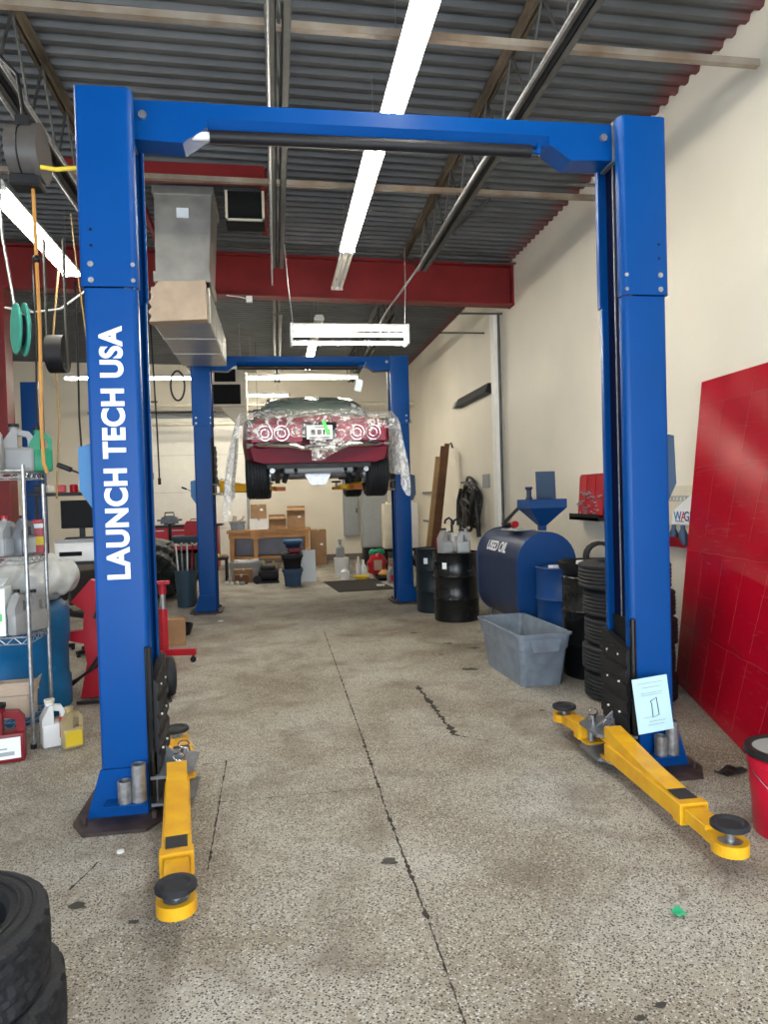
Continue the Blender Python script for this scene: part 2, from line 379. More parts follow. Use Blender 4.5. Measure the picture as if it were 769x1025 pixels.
obj('base_plate', MB().box(-0.22, 0.22, -0.2, 0.2, 0, 0.02), 'redsteel', rc)

def joist(x, y0, y1, label, top_m='brownjoist', zb=4.4):
    j = thing('roof_joist', label, 'joist', (x, y0, 0), group='open web roof joists')
    L = y1 - y0; zt = deck_z(x) - 0.01
    t = MB()
    for s in (-1, 1): t.box(s * 0.012, s * 0.062, 0, L, zt - 0.008, zt, 0); t.box(s * 0.012, s * 0.018, 0, L, zt - 0.06, zt)
    obj('top_chord', t, top_m, j)
    b = MB(); e0, e1 = 0.9, L - 1.15
    for s in (-1, 1): b.box(s * 0.018, s * 0.07, e0, e1, zb, zb + 0.007); b.box(s * 0.018, s * 0.025, e0, e1, zb, zb + 0.06)
    obj('bottom_chord', b, 'joist', j)
    w = MB(); n = max(4, int(round((e1 - e0) / 0.62))); st = (e1 - e0) / n
    pts = []
    for i in range(n):
        a = e0 + i * st
        w.cyl((0, a, zb + .03), (0, a + st / 2, zt - .03), 0.011, n=6); w.cyl((0, a + st / 2, zt - .03), (0, a + st, zb + .03), 0.011, n=6)
    w.cyl((0, 0.1, zt - .03), (0, e0, zb + .03), 0.012, n=6); w.cyl((0, L - .1, zt - .03), (0, e1, zb + .03), 0.012, n=6)
    obj('web', w, 'joist', j); return j
JL = [(1.86, 'right of the long strip lights'), (0.1, 'left of the long strip lights'), (-1.68, 'above the hose reel at the left'), (-3.5, 'over the left bay')]
for x, w in JL: joist(x, Y0 + .02, 9.85, 'open web roof joist in front of the girder, ' + w, 'joist' if x == 0.1 else 'brownjoist')
for x, w in JL[:3]: joist(x, 9.95, YB - .1, 'open web roof joist behind the girder, ' + w, 'joist')
for y, z, m, w in ((4.42, 4.5, 'rustangle', 'nearest the camera'), (6.65, 4.52, 'rustangle', 'just in front of the red girder'), (9.62, 4.97, 'joist', 'along the top of the red girder')):
    b = MB(); b.prism([(XL, z - slop(0) + slop(XL) * .5), (WX - .12, z + slop(WX) * .5), (WX - .12, z + .045 + slop(WX) * .5), (XL, z + .045 + slop(XL) * .5)], y - .003, y + .003)
    b.prism([(XL, z + slop(XL) * .5), (WX - .12, z + slop(WX) * .5), (WX - .12, z + .006 + slop(WX) * .5), (XL, z + .006 + slop(XL) * .5)], y, y + .045)
    one('bridging_angle', b, m, 'steel bridging angle under the roof deck, ' + w, 'bracing', group='bridging angles')
for y, z in ((6.2, 4.42), (9.7, 4.86), (10.35, 4.32), (11.3, 4.25)):
    one('bracing_rod', MB().cyl((WX - .75, y, z), (WX, y, z), 0.014, n=8), 'joist', 'short steel bracing rod running into the right wall', 'bracing', group='wall bracing rods')
one('conduit', MB().tube([(1.785, Y0, 4.386), (1.785, 8.6, 4.386), (1.72, 9.3, 4.33), (1.6, 9.75, 4.2), (1.58, 10.6, 4.15)], 0.014), 'zinc', 'silver conduit clipped along the right roof joist', 'conduit')
one('conduit', MB().tube([(0.03, Y0, 4.386), (0.03, 9.3, 4.386)], 0.013), 'zinc', 'silver conduit clipped along the joist left of the strip lights', 'conduit')
one('conduit', MB().tube([(-1.61, Y0, 4.386), (-1.61, 9.6, 4.386)], 0.016), 'zinc', 'silver conduit running over the hose reel at the left', 'conduit')
one('conduit', MB().tube([(-1.75, Y0, 4.386), (-1.75, 9.6, 4.386)], 0.016), 'zinc', 'silver conduit on the left side of the joist over the hose reel', 'conduit')
one('flexible_conduit', MB().tube([(1.95, 7.5, 4.955), (2.35, 7.5, 4.952), (2.5, 7.7, 4.95), (2.4, 8.3, 4.95), (2.3, 8.9, 4.952)], 0.016), 'joist', 'curved flexible conduit on the deck right of the roof joist', 'conduit')

# ================================================================ LIGHTS
def strip(loc, L, label, lit=True, rz=0.0, w=0.15, group='ceiling strip lights'):
    t = thing('strip_light', label, 'ceiling light', loc, rz, group)
    b = MB(); b.prism([(-w / 2, 0.02), (w / 2, 0.02), (w / 2 - .02, 0.07), (-w / 2 + .02, 0.07)], 0, L)
    obj('housing', b, 'whitepaint', t)
    for yy in (.25, L - .25): obj('hanger_wire', MB().cyl((0, yy, .068), (0, yy, deck_z(loc[0]) - loc[2] + (.0 if rz == 0 else -.02)), .004, n=6), 'zinc', t)
    for s in (-1, 1): obj('tube', MB().cyl((s * w * .27, 0.03, 0), (s * w * .27, L - .03, 0), 0.019, n=10), ('tubeb' if loc[1] > 11 else 'tube') if lit else 'tubeoff', t)
    for yy in (0, L - .03): obj('end_cap', MB().box(-w / 2, w / 2, yy, yy + .03, -0.012, 0.03), 'whitepaint', t)
    return t
strip((0.9, 0.1, 4.33), 2.45, 'lit strip light nearest overhead, first of the long row', w=0.17)
strip((0.9, 2.6, 4.33), 2.46, 'lit ceiling strip light in front of the near lift crossbeam', w=0.17)
strip((0.86, 5.45, 4.35), 2.46, 'lit ceiling strip light behind the near lift crossbeam', w=0.17)
strip((0.87, 7.96, 4.36), 1.4, 'unlit strip light at the end of the row in front of the red girder', lit=False, w=0.15)
strip((-2.33, 6.55, 4.36), 2.44, 'lit strip light over the left bay beside the blue post', w=.22)
strip((-2.33, 3.6, 4.36), 2.44, 'lit strip light over the left bay nearest the front')
strip((0.73, 10.9, 4.35), 1.6, 'unlit strip light just behind the red girder', lit=False)
strip((0.72, 12.6, 4.33), 2.4, 'lit strip light running away behind the red girder')
for x, w in ((1.75, 'above the raised car'), (-1.6, 'left of the far lift near the rear wall')):
    strip((x, 14.7, 4.1), 2.44, 'lit crosswise strip light ' + w, rz=PI / 2)
strip((0.35, 16.6, 4.02), 2.2, 'slim lit strip light close to the rear wall', rz=PI / 2, w=.08)
h = thing('hanging_shop_light', 'white four foot shop light hung on chains before the red girder', 'ceiling light', (0.83, 7.6, 3.33))
hb = MB(); hb.prism([(-.1, .1), (-.04, .14), (.04, .14), (.1, .1), (.1, .094), (.035, .132), (-.035, .132), (-.1, .094)], -.63, .63, 'x')
obj('reflector', hb, 'whitepaint', h)
for yy, zz in ((-.06, .085), (0.0, .045), (.05, 0.0)): pass
for yy, zz in ((-.075, .09), (0, .03), (.06, -.045)): obj('tube', MB().cyl((-.61, yy, zz), (.61, yy, zz), .019, n=10), 'tubeb', h)
for s in (-1, 1):
    obj('end_plate', MB().box(s * .62 - .012, s * .62 + .012, -.1, .1, -.08, .13), 'whitepaint', h)
    obj('chain', MB().tube([(s * .6, 0, .13), (s * .64, .1, .6), (s * .66, .2, 1.05)], .006, 6), 'zinc', h)

# ================================================================ DUCT
d = thing('air_duct', 'silver sheet metal air duct dropping from the roof and running back', 'duct', (-.93, 7.6, 0))
v = MB(); v.prism([(-.23, 3.9), (.3, 3.9), (.36, 4.85), (-.22, 4.85)], .02, .75); obj('riser', v, 'galv', d)
v = MB(); v.prism([(-.25, 3.9), (.32, 3.9), (.32, 4.0), (-.25, 4.0)], .0, .77); obj('collar', v, 'galv', d)
v = MB(); v.prism([(-.24, 4.8), (.38, 4.8), (.38, 4.88), (-.24, 4.88)], .0, .77); obj('flange', v, 'galv', d)
v = MB(); v.box(-.3, .3, .12, 2.55, 3.5, 3.88, .01)
obj('trunk', v, 'galv', d)
for yy in (.85, 1.7): obj('seam', MB().box(-.306, .306, yy, yy + .03, 3.494, 3.886), 'galv', d)
c = MB(); c.prism([(-.2, 3.88), (.27, 3.9), (.28, 3.5), (-.3, 3.47), (-.27, 3.53), (-.31, 3.57), (-.26, 3.62), (-.3, 3.67), (-.25, 3.72), (-.28, 3.77), (-.24, 3.82)], -.06, .1)
obj('cardboard_patch', c, 'cardlt', d, 'brown board taped over the near end of the duct')
obj('gap', MB().box(-.21, .34, .01, .03, 4.815, 4.87), 'void', d, 'dark gap above the riser')
obj('sticker', MB().box(.0, .12, .012, .02, 4.56, 4.66), 'paper', d, 'small white sticker')
one('duct_hanger', MB().cyl((-1.15, 7.55, 4.9), (-1.17, 7.55, 4.99), .004, n=6), 'zinc', 'thin wire holding the duct to the deck', 'wire')
f = thing('roof_curb', 'red steel frame under the deck around a dark roof opening', 'frame', (-.7, 7.15, 0))
obj('channel', MB().box(-1.2, .68, -.03, .03, 4.72, 4.9, .004), 'redsteel', f)
obj('side_channel', MB().box(.63, .7, .03, 1.4, 4.74, 4.9, .004), 'redsteel', f)
obj('brace', MB().cyl((-.68, .9, 5.0), (-.5, 1.0, 4.45), .035, n=6), 'redsteel', f)
r = thing('return_grille', 'black return air opening with a pale edge beside the duct', 'vent', (-.22, 7.35, 0))
obj('opening', MB().box(-.2, .19, 0, .3, 4.45, 4.74), 'void', r)
obj('edge', MB().box(-.2, -.175, -.02, 0, 4.44, 4.74).box(.165, .19, -.02, 0, 4.44, 4.74).box(-.2, .19, -.02, 0, 4.44, 4.46), 'cream', r)

# ================================================================ TWO POST LIFTS
def cprof(s, xo, xi, y0, y1, t, lip):
    """C-shaped column section opening towards the other post (s = side)"""
    def arc(cx_, cy_, r, a0, a1, n=5): return [(cx_ + r * math.cos(math.radians(a0 + (a1 - a0) * i / n)), cy_ + r * math.sin(math.radians(a0 + (a1 - a0) * i / n))) for i in range(n + 1)]
    q = .026; e = xi - .012
    pts = arc(xo - q, y0 + q, q, -90, 0) + arc(xo - q, y1 - q, q, 0, 90) + arc(e + .034, y1 - .034, .034, 90, 180) + [(e, y1 - lip), (e + t, y1 - lip), (e + t, y1 - .034)] + [(e + .034, y1 - t), (xo - .03, y1 - t), (xo - t, y1 - .03),
           (xo - t, y0 + .03), (xo - .03, y0 + t), (e + .034, y0 + t), (e + t, y0 + .034), (e + t, y0 + lip), (e, y0 + lip)] + arc(e + .034, y0 + .034, .034, 180, 270)
    return [(s * x, y) for x, y in pts]

def arm(p, parent, L, ang, pz, label=None, gusset=True):
    """swing arm from pivot p towards local angle; every piece carried by the arm"""
    a = obj('swing_arm', MB().box(-.062, .062, .02, L - .27, -.045, .045, .006).box(-.07, .07, L - .34, L - .27, -.05, .05, .004), 'yellow', parent, label)
    a.location = p; a.rotation_euler = (0, 0, ang)
    ex = MB().box(-.05, .05, L - .3, L - .1, -.034, .03, .004)
    ex.lathe([(.075, -.036), (.075, .012), (.05, .012), (.05, -.036)], 24, (0, L, 0), closed=True)
    ex.box(-.05, .05, L - .12, L - .045, -.034, .01)
    obj('extension', ex, 'yellow', a)
    obj('pivot_pin', MB().cyl((0, 0, -.09), (0, 0, .1), .025).cyl((0, 0, -.07), (0, 0, -.055), .06).cyl((0, 0, .055), (0, 0, .07), .05), 'zinc', a)
    obj('pivot_fork', MB().box(-.055, .055, -.05, .06, .046, .056).box(-.055, .055, -.05, .06, -.056, -.046), 'yellow', a)
    if gusset: obj('gusset', MB().prism([(.0, .046), (L * .62, .046), (L * .62, .054), (.42 * L, .07), (.0, .13)], -.05, .05, 'x'), 'yellow', a)
    obj('grip_tape', MB().box(-.045, .045, L - .43, L - .32, .0505, .0535), 'pad', a)
    pd = obj('lift_pad', MB().lathe([(0, .062), (.045, .062), (.055, .07), (.072, .07), (.078, .064), (.078, .05), (.07, .044), (.02, .04), (0, .04)], 28, (0, L, pz), cap=False), 'pad', a)
    obj('pad_screw', MB().cyl((0, L, -.03), (0, L, pz + .042), .019).lathe([(.048, -.005), (.048, .008), (.03, .012)], 20, (0, L, 0)), 'zinc', a)
    return a

def lift(loc, label, carr, arms, near=True, HX=1.592):
    t = thing('two_post_lift', label, 'car lift', loc)
    xi = HX - .25
    for s, nm in ((-1, 'left'), (1, 'right')):
        col = obj('column', MB().prism(cprof(s, HX, xi, -.165, .165, .009, .06), .015, 2.72, 'z'), 'blue', t)
        sl = obj('sleeve', MB().prism(cprof(s, HX + .012, xi - .008, -.178, .178, .009, .065), 2.725, 3.73, 'z'), 'blue', col)
        obj('inner_shade', MB().box(*sorted((s * (xi + .05), s * (xi + .06))), -.15, .15, .1, 3.66), 'inner', col, 'dark navy strip standing in for interior shade')  # dark strip added inside the column to stand in for its shaded interior
        bl = MB()
        for z in (2.755, 2.835):
            bl.cyl((s * (HX - .045), -.178, z), (s * (HX - .045), -.186, z), .015, n=10); bl.cyl((s * (xi + .0), -.178, z), (s * (xi + .0), -.186, z), .011, n=10)
            bl.cyl((s * (HX + .012), 0.1, z), (s * (HX + .02), .1, z), .016, n=10)
        obj('bolt', bl, 'zinc', sl, split=True)
        obj('bolt_hole', MB().cyl((s * (HX - .05), -.1785, 2.93), (s * (HX - .05), -.180, 2.93), .008, n=8).cyl((s * (HX - .05), -.1785, 3.01), (s * (HX - .05), -.180, 3.01), .008, n=8), 'void', sl, split=True)
        obj('top_cap', MB().prism([(s * (xi + .03), 3.73), (s * (HX - .03), 3.73), (s * (HX - .03), 3.742), (s * (xi + .03), 3.742)], -.12, .12), 'blue', sl)
        x0, x1 = sorted((s * (xi - .08), s * (HX + .13)))
        bp = obj('base_plate', MB().prism([(x0, -.22), (x0 + .08, -.36), (x1 - .08, -.36), (x1, -.22), (x1, .26), (x1 - .05, .3), (x0 + .05, .3), (x0, .26)], 0, .018, 'z'), 'plate', t)
        an = MB()
        for ax_ in (x0 + .06, x1 - .06):
            for ay in (-.24, .24): an.cyl((ax_, ay, .018), (ax_, ay, .05), .014, n=8)
        obj('anchor_bolt', an, 'plate', bp, split=True)
        ft = MB(); ft.prism([(s * (xi + .02), .018), (s * (HX + .07), .018), (s * HX, .26), (s * (xi + .02), .26)], -.185, -.166)
        ft.prism([(s * (xi + .02), .018), (s * (HX + .07), .018), (s * HX, .26), (s * (xi + .02), .26)], .166, .185)
        obj('foot_gusset', ft, 'blue', col, split=True)
        # lifting carriage with its guard
        c = carr
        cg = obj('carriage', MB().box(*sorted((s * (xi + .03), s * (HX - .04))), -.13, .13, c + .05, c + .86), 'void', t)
        sb = MB().box(*sorted((s * (xi - .022), s * (xi + .012))), -.186, -.168, c + .02, c + .88, .004); sb.cyl((s * (xi - .01), -.185, c + .03), (s * (xi - .01), -.185, c + .88), .014, n=8)
        obj('slide_bar', sb, 'blackgloss', cg)
        gd = MB().prism([(-.17, c + .2), (.15, c + .24), (.15, c + .78), (-.17, c + .7)], *sorted((s * (xi - .04), s * (xi - .0))), 'x')
        for k in range(5):
            z = c + .3 + k * .095
            gd.prism([(-.174, z), (.154, z + .02), (.154, z + .03), (-.174, z + .01)], *sorted((s * (xi - .045), s * (xi - .039))), 'x')
            gd.prism([(-.174, z - .05), (.154, z - .03), (.154, z + .02), (-.174, z)], *sorted((s * (xi - .05), s * (xi - .039))), 'x')
        obj('door_guard', gd, 'black', cg)
        sw = MB()
        for z in (c + .32, c + .5, c + .66):
            for yy in (-.08, .06): sw.cyl((s * (xi - .054), yy, z), (s * (xi - .044), yy, z), .006, n=8)
        obj('guard_screw', sw, 'white', cg, split=True)
        x0, x1 = sorted((s * (xi - .2), s * (xi - .0)))
        br = MB()
        for z in (c + .055, c + .195): br.prism([(s * xi, -.2), (s * (xi - .1), -.2), (s * (xi - .21), -.12), (s * (xi - .21), .12), (s * (xi - .1), .2), (s * xi, .2)], z, z + .016, 'z')
        br.box(*sorted((s * xi, s * (xi - .03))), -.17, .17, c + .05, c + .33)
        br.prism([(s * xi, c + .2), (s * (xi - .17), c + .2), (s * xi, c + .34)], .0, .012)
        obj('arm_bracket', br, 'greysteel', cg)
        hr = MB()
        for yy in (-.1, .1):
            hr.cyl((s * (xi - .13), yy, c + .2), (s * (xi - .13), yy, c + .25), .016); hr.tube([(s * (xi - .13) + .03 * math.cos(q), yy, c + .27 + .02 * math.sin(q)) for q in [i * PI / 4 for i in range(8)]], .004, 6, True)
        obj('release_pin', hr, 'chrome', cg)
        for (L, dy, dx, pz) in arms[nm]:
            ang = math.atan2(-dx, dy)
            arm((s * (xi - .125), .14 if dy > 0 else -.14, c + .13), cg, L, ang, pz, gusset=(dy < 0))
        cb = MB()
        for yy in (.03,): cb.cyl((s * (xi + .035), yy, .1), (s * (xi + .035), yy, 3.6), .005, n=6)
        obj('cable', cb, 'zinc', col, split=True)
        if near:
            ad = obj('adapter_rack', MB().box(*sorted((s * (xi + .02), s * (HX - .03))), -.28, -.17, .1, .108), 'blue', col)
            for x, hh in ((s * (HX - .13), .11), (s * (HX - .2) if s < 0 else s * (HX - .06), .19)):
                obj('height_adapter', MB().lathe([(.036, 0), (.036, hh), (.029, hh), (.029, .02), (0, .02)], 20, (x, -.235, .108)), 'zinc', ad)
    # overhead crossbeam
    cbm = MB()
    zt, zb = 3.75, 3.625
    for s in (-1, 1):
        cbm.prism([(s * (HX - .23), zt), (s * (HX - .5), zt + .002), (s * (HX - .63), zt + .002), (s * (HX - .63), zb), (s * (HX - .5), zb - .09), (s * (HX - .23), zb - .08)], -.03, .13)
    cbm.prism([(-.03, zt), (.13, zt), (.13, zb + .03), (.1, zb), (.01, zb), (-.03, zb + .045)], -(HX - .63), HX - .63, 'x')
    cb_ = obj('crossbeam', cbm, 'blue', t)
    bb = MB()
    for s in (-1, 1): bb.cyl((s * (HX - .3), -.03, zt - .08), (s * (HX - .3), -.045, zt - .08), .022, n=10)
    obj('bracket_bolt', bb, 'zinc', cb_, split=True)
    hp = MB()
    for s in (-1, 1): hp.box(*sorted((s * (HX - .245), s * (HX - .215))), -.05, .13, zb - .09, zt + .01)
    obj('hinge_plate', hp, 'greysteel', cb_, split=True)
    sbm = obj('shutoff_bar', MB().cyl((-.95, .0, zb - .035), (.86, .0, zb - .035), .034, n=14), 'black', t, 'black padded overhead shutoff bar')
    obj('bar_sleeve', MB().cyl((-1.17, .0, zb - .035), (-.94, .0, zb - .035), .022, n=12), 'white', sbm)
    obj('bar_bracket', MB().box(-1.17, -1.14, -.01, .01, zb - .05, zb + .01).box(.9, .92, -.01, .01, zb - .05, zb + .01).cyl((.86, 0, zb - .035), (.92, 0, zb - .035), .01), 'blue', sbm, split=True)
    # power unit on the left post, lock box on the right one
    pb = MB().prism([(-HX - .075, 1.92), (-HX - .0, 1.94), (-HX, 1.58), (-HX - .04, 1.64), (-HX - .075, 1.7)], -.08, .1)
    obj('lock_cover', pb, 'ltblue', t, 'pale blue safety lock cover on the left post')
    obj('lock_cover', MB().prism([(HX, 1.95), (HX + .08, 1.93), (HX + .09, 1.65), (HX + .04, 1.55), (HX, 1.55)], -.08, .1), 'toteblue', t, 'dark grey safety lock cover on the right post')
    obj('release_handle', MB().cyl((-HX - .06, .05, 1.77), (-HX - .15, .06, 1.81), .005, n=8).cyl((-HX - .15, .06, 1.81), (-HX - .22, .07, 1.84), .014, n=10), 'black', t)
    return t
near = lift((0.655, 3.965, 0), 'near blue two post car lift with yellow arms lowered to the floor', 0.0,
            {'left': [(1.12, -1, .13, .0), (.52, 1, -.22, .0)], 'right': [(1.13, -1, -.035, .02), (.37, 1, -.05, .0)]})
far = lift((0.43, 10.75, 0), 'far blue two post lift holding the car high in the air', 1.66,
           {'left': [(1.0, -.75, .75, .04), (1.1, .8, .6, .04)], 'right': [(1.0, -.75, -.75, .04), (1.1, .8, -.6, .04)]}, near=False)
lc = [c for c in near.children if c.name.startswith('column')][0]
# the maker's lettering runs up the left post
text('lettering', 'LAUNCH TECH USA', .15, 'letter', basis((-1.592 + .131, -.1665, 1.875), (0, 0, 1), (-1, 0, 0)), lc, bold=.0058, sx=.9, spc=1.08)
# ================================================================ RIGHT SIDE
def tyre_mb(R=0.345, W=0.2, rim=0.19, n=72, chev=True):
    """tyre lying flat, base at z=0"""
    h = W / 2; p = [(rim, .02 + h * .1), (rim + .012, .008), (rim + .05, .0), (R - .035, .004), (R - .012, .014)]
    k0 = len(p); rows = 13
    for i in range(rows): p.append((R - .004 * abs(i - rows // 2) / (rows // 2), .02 + (W - .04) * i / (rows - 1)))
    p += [(R - .012, W - .014), (R - .035, W - .004), (rim + .05, W), (rim + .012, W - .008), (rim, W - .02 - h * .1), (rim + .012, W - .03), (R - .02, W - .03), (R - .02, .03), (rim + .012, .03)]
    def rf(k, i):
        r = k - k0
        if 0 <= r < rows:
            if r in (2, 6, 10): return -.008
            if chev and (i + (abs(r - 6))) % 4 == 0: return -.009
            if not chev and r in (4, 8): return -.008
        return 0
    return MB().lathe(p, n, rf=rf, closed=True)
def tyre(loc, label, R=.345, W=.2, rim=.19, chev=True, group=None, rx=0, ry=0, rz=0, band=True):
    t = one('tyre', tyre_mb(R, W, rim, 112, chev), 'rubber', label, 'tyre', loc, rz, group, rx, ry, 12)
    b = MB(); b.lathe([(rim + .03, W + .0005), (rim + .034, W + .004), (rim + .04, W + .0005)], 48, closed=True); b.lathe([(R - .05, W - .001), (R - .046, W + .003), (R - .042, W - .002)], 48, closed=True)
    obj('sidewall_rib', b, 'rubber', t); return t
names = ['bottom tyre of the tall stack beside the blue right post', 'second tyre from the bottom of the tall stack by the right post', 'middle tyre of the tall stack by the right post', 'second tyre from the top of the tall stack by the right post', 'top tyre of the tall stack behind the blue right post']
for i, (dx, dy) in enumerate(((.01, 0), (-.0, .01), (.015, -.005), (.01, .01), (-.025, .0))):
    tyre((2.695 + dx, 5.2 + dy, i * .214), names[i], .35, .208, .2, False, 'tyres in the tall stack', rz=i * .7)
tyre((-1.02, 2.20, .0), 'lower of the two tyres stacked in the front left corner, with arrow tread', .345, .215, .225, True, 'tyres in the front left corner')
tyre((-1.05, 2.17, .222), 'upper of the two tyres stacked in the front left corner', .345, .215, .225, True, 'tyres in the front left corner')

def drum(loc, label, m, R=.29, H=.88, dent=True, poly=False, group=None):
    t = thing('drum', label, 'drum', loc, 0, group)
    p = [(R - .01, 0), (R, .012), (R, H * .33 - .02), (R + .012, H * .33), (R, H * .33 + .02), (R, H * .66 - .02), (R + .012, H * .66), (R, H * .66 + .02), (R, H - .02), (R + .008, H - .008), (R, H), (R - .02, H), (R - .02, H - .015), (0, H - .015)]
    if poly: p = [(R * .9, 0), (R, .05), (R, H * .3), (R - .015, H * .33), (R - .015, H * .6), (R, H * .63), (R, H - .08), (R - .04, H - .02), (R - .06, H), (0, H - .01)]
    obj('shell', MB().lathe([(0, 0)] + p, 40, cap=False), m, t)
    obj('bung', MB().cyl((R * .6, .05, H - .016), (R * .6, .05, H - .0135), .035, n=14).cyl((-R * .6, -.05, H - .016), (-R * .6, -.05, H - .0135), .02, n=12), 'printgrey', t)
    return t
b1 = drum((2.19, 9.72, 0), 'dark teal black drum behind the other, closest to the far lift post', 'drumdark', group='oil drums on the right')
b2 = drum((2.27, 8.95, 0), 'glossy black steel drum with silver jugs on top, left of the oil tank', 'blackgloss', group='oil drums on the right')
b3 = drum((2.76, 6.53, 0), 'blue steel drum squeezed between the oil tank and a black drum', 'drumblue', H=.9, group='oil drums on the right')
b4 = drum((2.76, 5.9, 0), 'black drum under the drain pan, between blue drum and tall tyre stack', 'blackgloss', group='oil drums on the right')
for b, yy in ((b1, 0), (b2, 0)): obj('label_patch', MB().rbox((-.2, -.215, .72), (.06, .004, .08), rz=-.75), 'paper', b, 'small white label')

# waste oil tank
tk = thing('oil_tank', 'dark blue used oil tank on legs against the right wall', 'tank', (2.69, 7.58, 0))
R_ = .31; zc0, zc1 = .5, .90
prof = [(R_ * math.cos(a), zc1 + R_ * math.sin(a)) for a in [i * PI / 16 for i in range(17)]] + [(R_ * math.cos(a), zc0 + R_ * math.sin(a)) for a in [PI + i * PI / 16 for i in range(17)]]
obj('shell', MB().prism(prof, -.71, .71), 'tankblue', tk)
pe = [(x * 1.012, (z - .7) * 1.01 + .7) for x, z in prof]
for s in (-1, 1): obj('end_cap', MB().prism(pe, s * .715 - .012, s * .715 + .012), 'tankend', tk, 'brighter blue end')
for sx in (-1, 1):
    for sy in (-1, 1): obj('leg', MB().cyl((sx * .2, sy * .58, .012), (sx * .2, sy * .58, .26), .022).cyl((sx * .2, sy * .58, 0), (sx * .2, sy * .58, .012), .05), 'greysteel', tk)
th = math.radians(24)
text('lettering', 'USED OIL', .16, 'letter', basis((-(R_ + .006) * math.cos(th), .02, zc1 + (R_ + .006) * math.sin(th)), (0, -1, 0), (math.sin(th), 0, math.cos(th))), tk, bold=.003)
fn = thing('oil_funnel', 'square blue hopper funnel with open lid on top of the oil tank', 'funnel', (2.78, 7.2, 1.213))
hp = MB(); q = []
for (w, z) in ((.035, 0.0), (.035, .05), (.2, .24), (.2, .33)):
    q.append([hp.bm.verts.new((sx * w, sy * w, z)) for sx, sy in ((-1, -1), (1, -1), (1, 1), (-1, 1))])
for w, z in ((.19, .33), (.19, .24), (.03, .06)):
    q.append([hp.bm.verts.new((sx * w, sy * w, z)) for sx, sy in ((-1, -1), (1, -1), (1, 1), (-1, 1))])
hp.skin(q); obj('hopper', hp, 'tankend', fn)
obj('lid', MB().rbox((.13, .2, .48), (.22, .012, .3), rx=-.06), 'toteblue', fn, 'dark grey lid standing open')
obj('filter_cup', MB().lathe([(0, .0), (.035, .0), (.035, .02), (.026, .03), (.026, .1), (.04, .115), (.04, .135), (0, .135)], 16, (-.1, .1, .33), cap=False).cyl((-.1, .1, .15), (-.1, .1, .33), .014), 'tankblue', fn)
cb = one('clipboard', MB().box(-.12, .12, -.19, .19, 0, .012, .003), 'greypanel', 'grey flat board lying on top of the oil tank', 'board', (2.6, 7.44, 1.211), .1)
nz = thing('pump_nozzle', 'black pump hose with a red tipped handle lying on the oil tank', 'hose', (2.66, 8.2, 1.212))
obj('hose', MB().tube([(.6, .75, .3), (.3, .35, .18), (.05, .1, .03), (.0, -.1, .025), (.0, -.2, .03)], .022), 'cord', nz)
obj('handle', MB().cyl((0, -.2, .03), (.01, -.42, .045), .03), 'black', nz); obj('tip', MB().cyl((.01, -.42, .045), (.01, -.47, .05), .04), 'redp', nz)

# grey tote on the floor
def tote_mb(w0, l0, w1, l1, H, th=.006, rim=.02):
    t = MB(); rings = []
    def rr(w, l, z, r=.05):
        pts = []
        for cx_, cy_, a0 in ((w / 2 - r, l / 2 - r, 0), (-w / 2 + r, l / 2 - r, PI / 2), (-w / 2 + r, -l / 2 + r, PI), (w / 2 - r, -l / 2 + r, 1.5 * PI)):
            for k in range(5): pts.append(t.bm.verts.new((cx_ + r * math.cos(a0 + k * PI / 8), cy_ + r * math.sin(a0 + k * PI / 8), z)))
        return pts
    zm = H * .68
    f = lambda z: (w0 + (w1 - w0) * z / H, l0 + (l1 - l0) * z / H)
    rings = [rr(*f(0), 0), rr(*f(zm), zm), rr(f(zm)[0] + .02, f(zm)[1] + .02, zm + .01), rr(w1 + .012, l1 + .012, H - .02), rr(w1 + rim * 2, l1 + rim * 2, H - .018), rr(w1 + rim * 2, l1 + rim * 2, H), rr(w1 - .004, l1 - .004, H), rr(w0 - .01, l0 - .01, th)]
    return t.skin(rings)
tt = thing('storage_tote', 'open grey plastic tote on the floor before the blue oil tank', 'tote', (2.13, 6.07, 0), .05)
obj('body', tote_mb(.36, .86, .45, 1.02, .45), 'totegrey', tt)
hd = MB(); hd.prism([(-.11, .3), (.11, .3), (.14, .4), (-.14, .4)], -.515, -.485); obj('handle', hd, 'totegrey', tt)

# pan with filters on the black drum
pn = thing('drain_pan', 'round black oil drain pan on the black drum beside the tyres', 'pan', (2.76, 5.9, .889))
obj('bowl', MB().lathe([(0, 0), (.26, 0), (.31, .06), (.325, .11), (.315, .11), (.3, .065), (.25, .012), (0, .012)], 36, cap=False), 'black', pn)
for i, (x, y, s) in enumerate(((-.17, -.08, .05), (-.07, -.17, .045), (.03, -.12, .05), (.12, -.18, .04))):
    one('oil_filter', MB().lathe([(0, 0), (s * .8, 0), (s * .8, .1), (s * .7, .115), (0, .115)], 16, cap=False), 'white', ['white oil filter at the left edge of the black drain pan', 'white oil filter second from left in the black drain pan', 'white oil filter in the middle of the black drain pan', 'smallest white oil filter at the right of the drain pan'][i], 'filter', (2.76 + x, 5.9 + y, .902), group='white filters in the drain pan')
one('coiled_hose', MB().tube([(.13 * math.cos(a), .03 * math.sin(a * .33), .13 + .11 * math.sin(a)) for a in [i * .4 for i in range(48)]], .018), 'cord', 'black coiled hose standing at the back of the drain pan', 'hose', (2.87, 6.04, .905))
one('container_lid', MB().lathe([(0, 0), (.05, 0), (.05, .03), (.0, .03)], 14, cap=False), 'white', 'white lid lying on the blue drum', 'lid', (2.6, 6.46, .886))

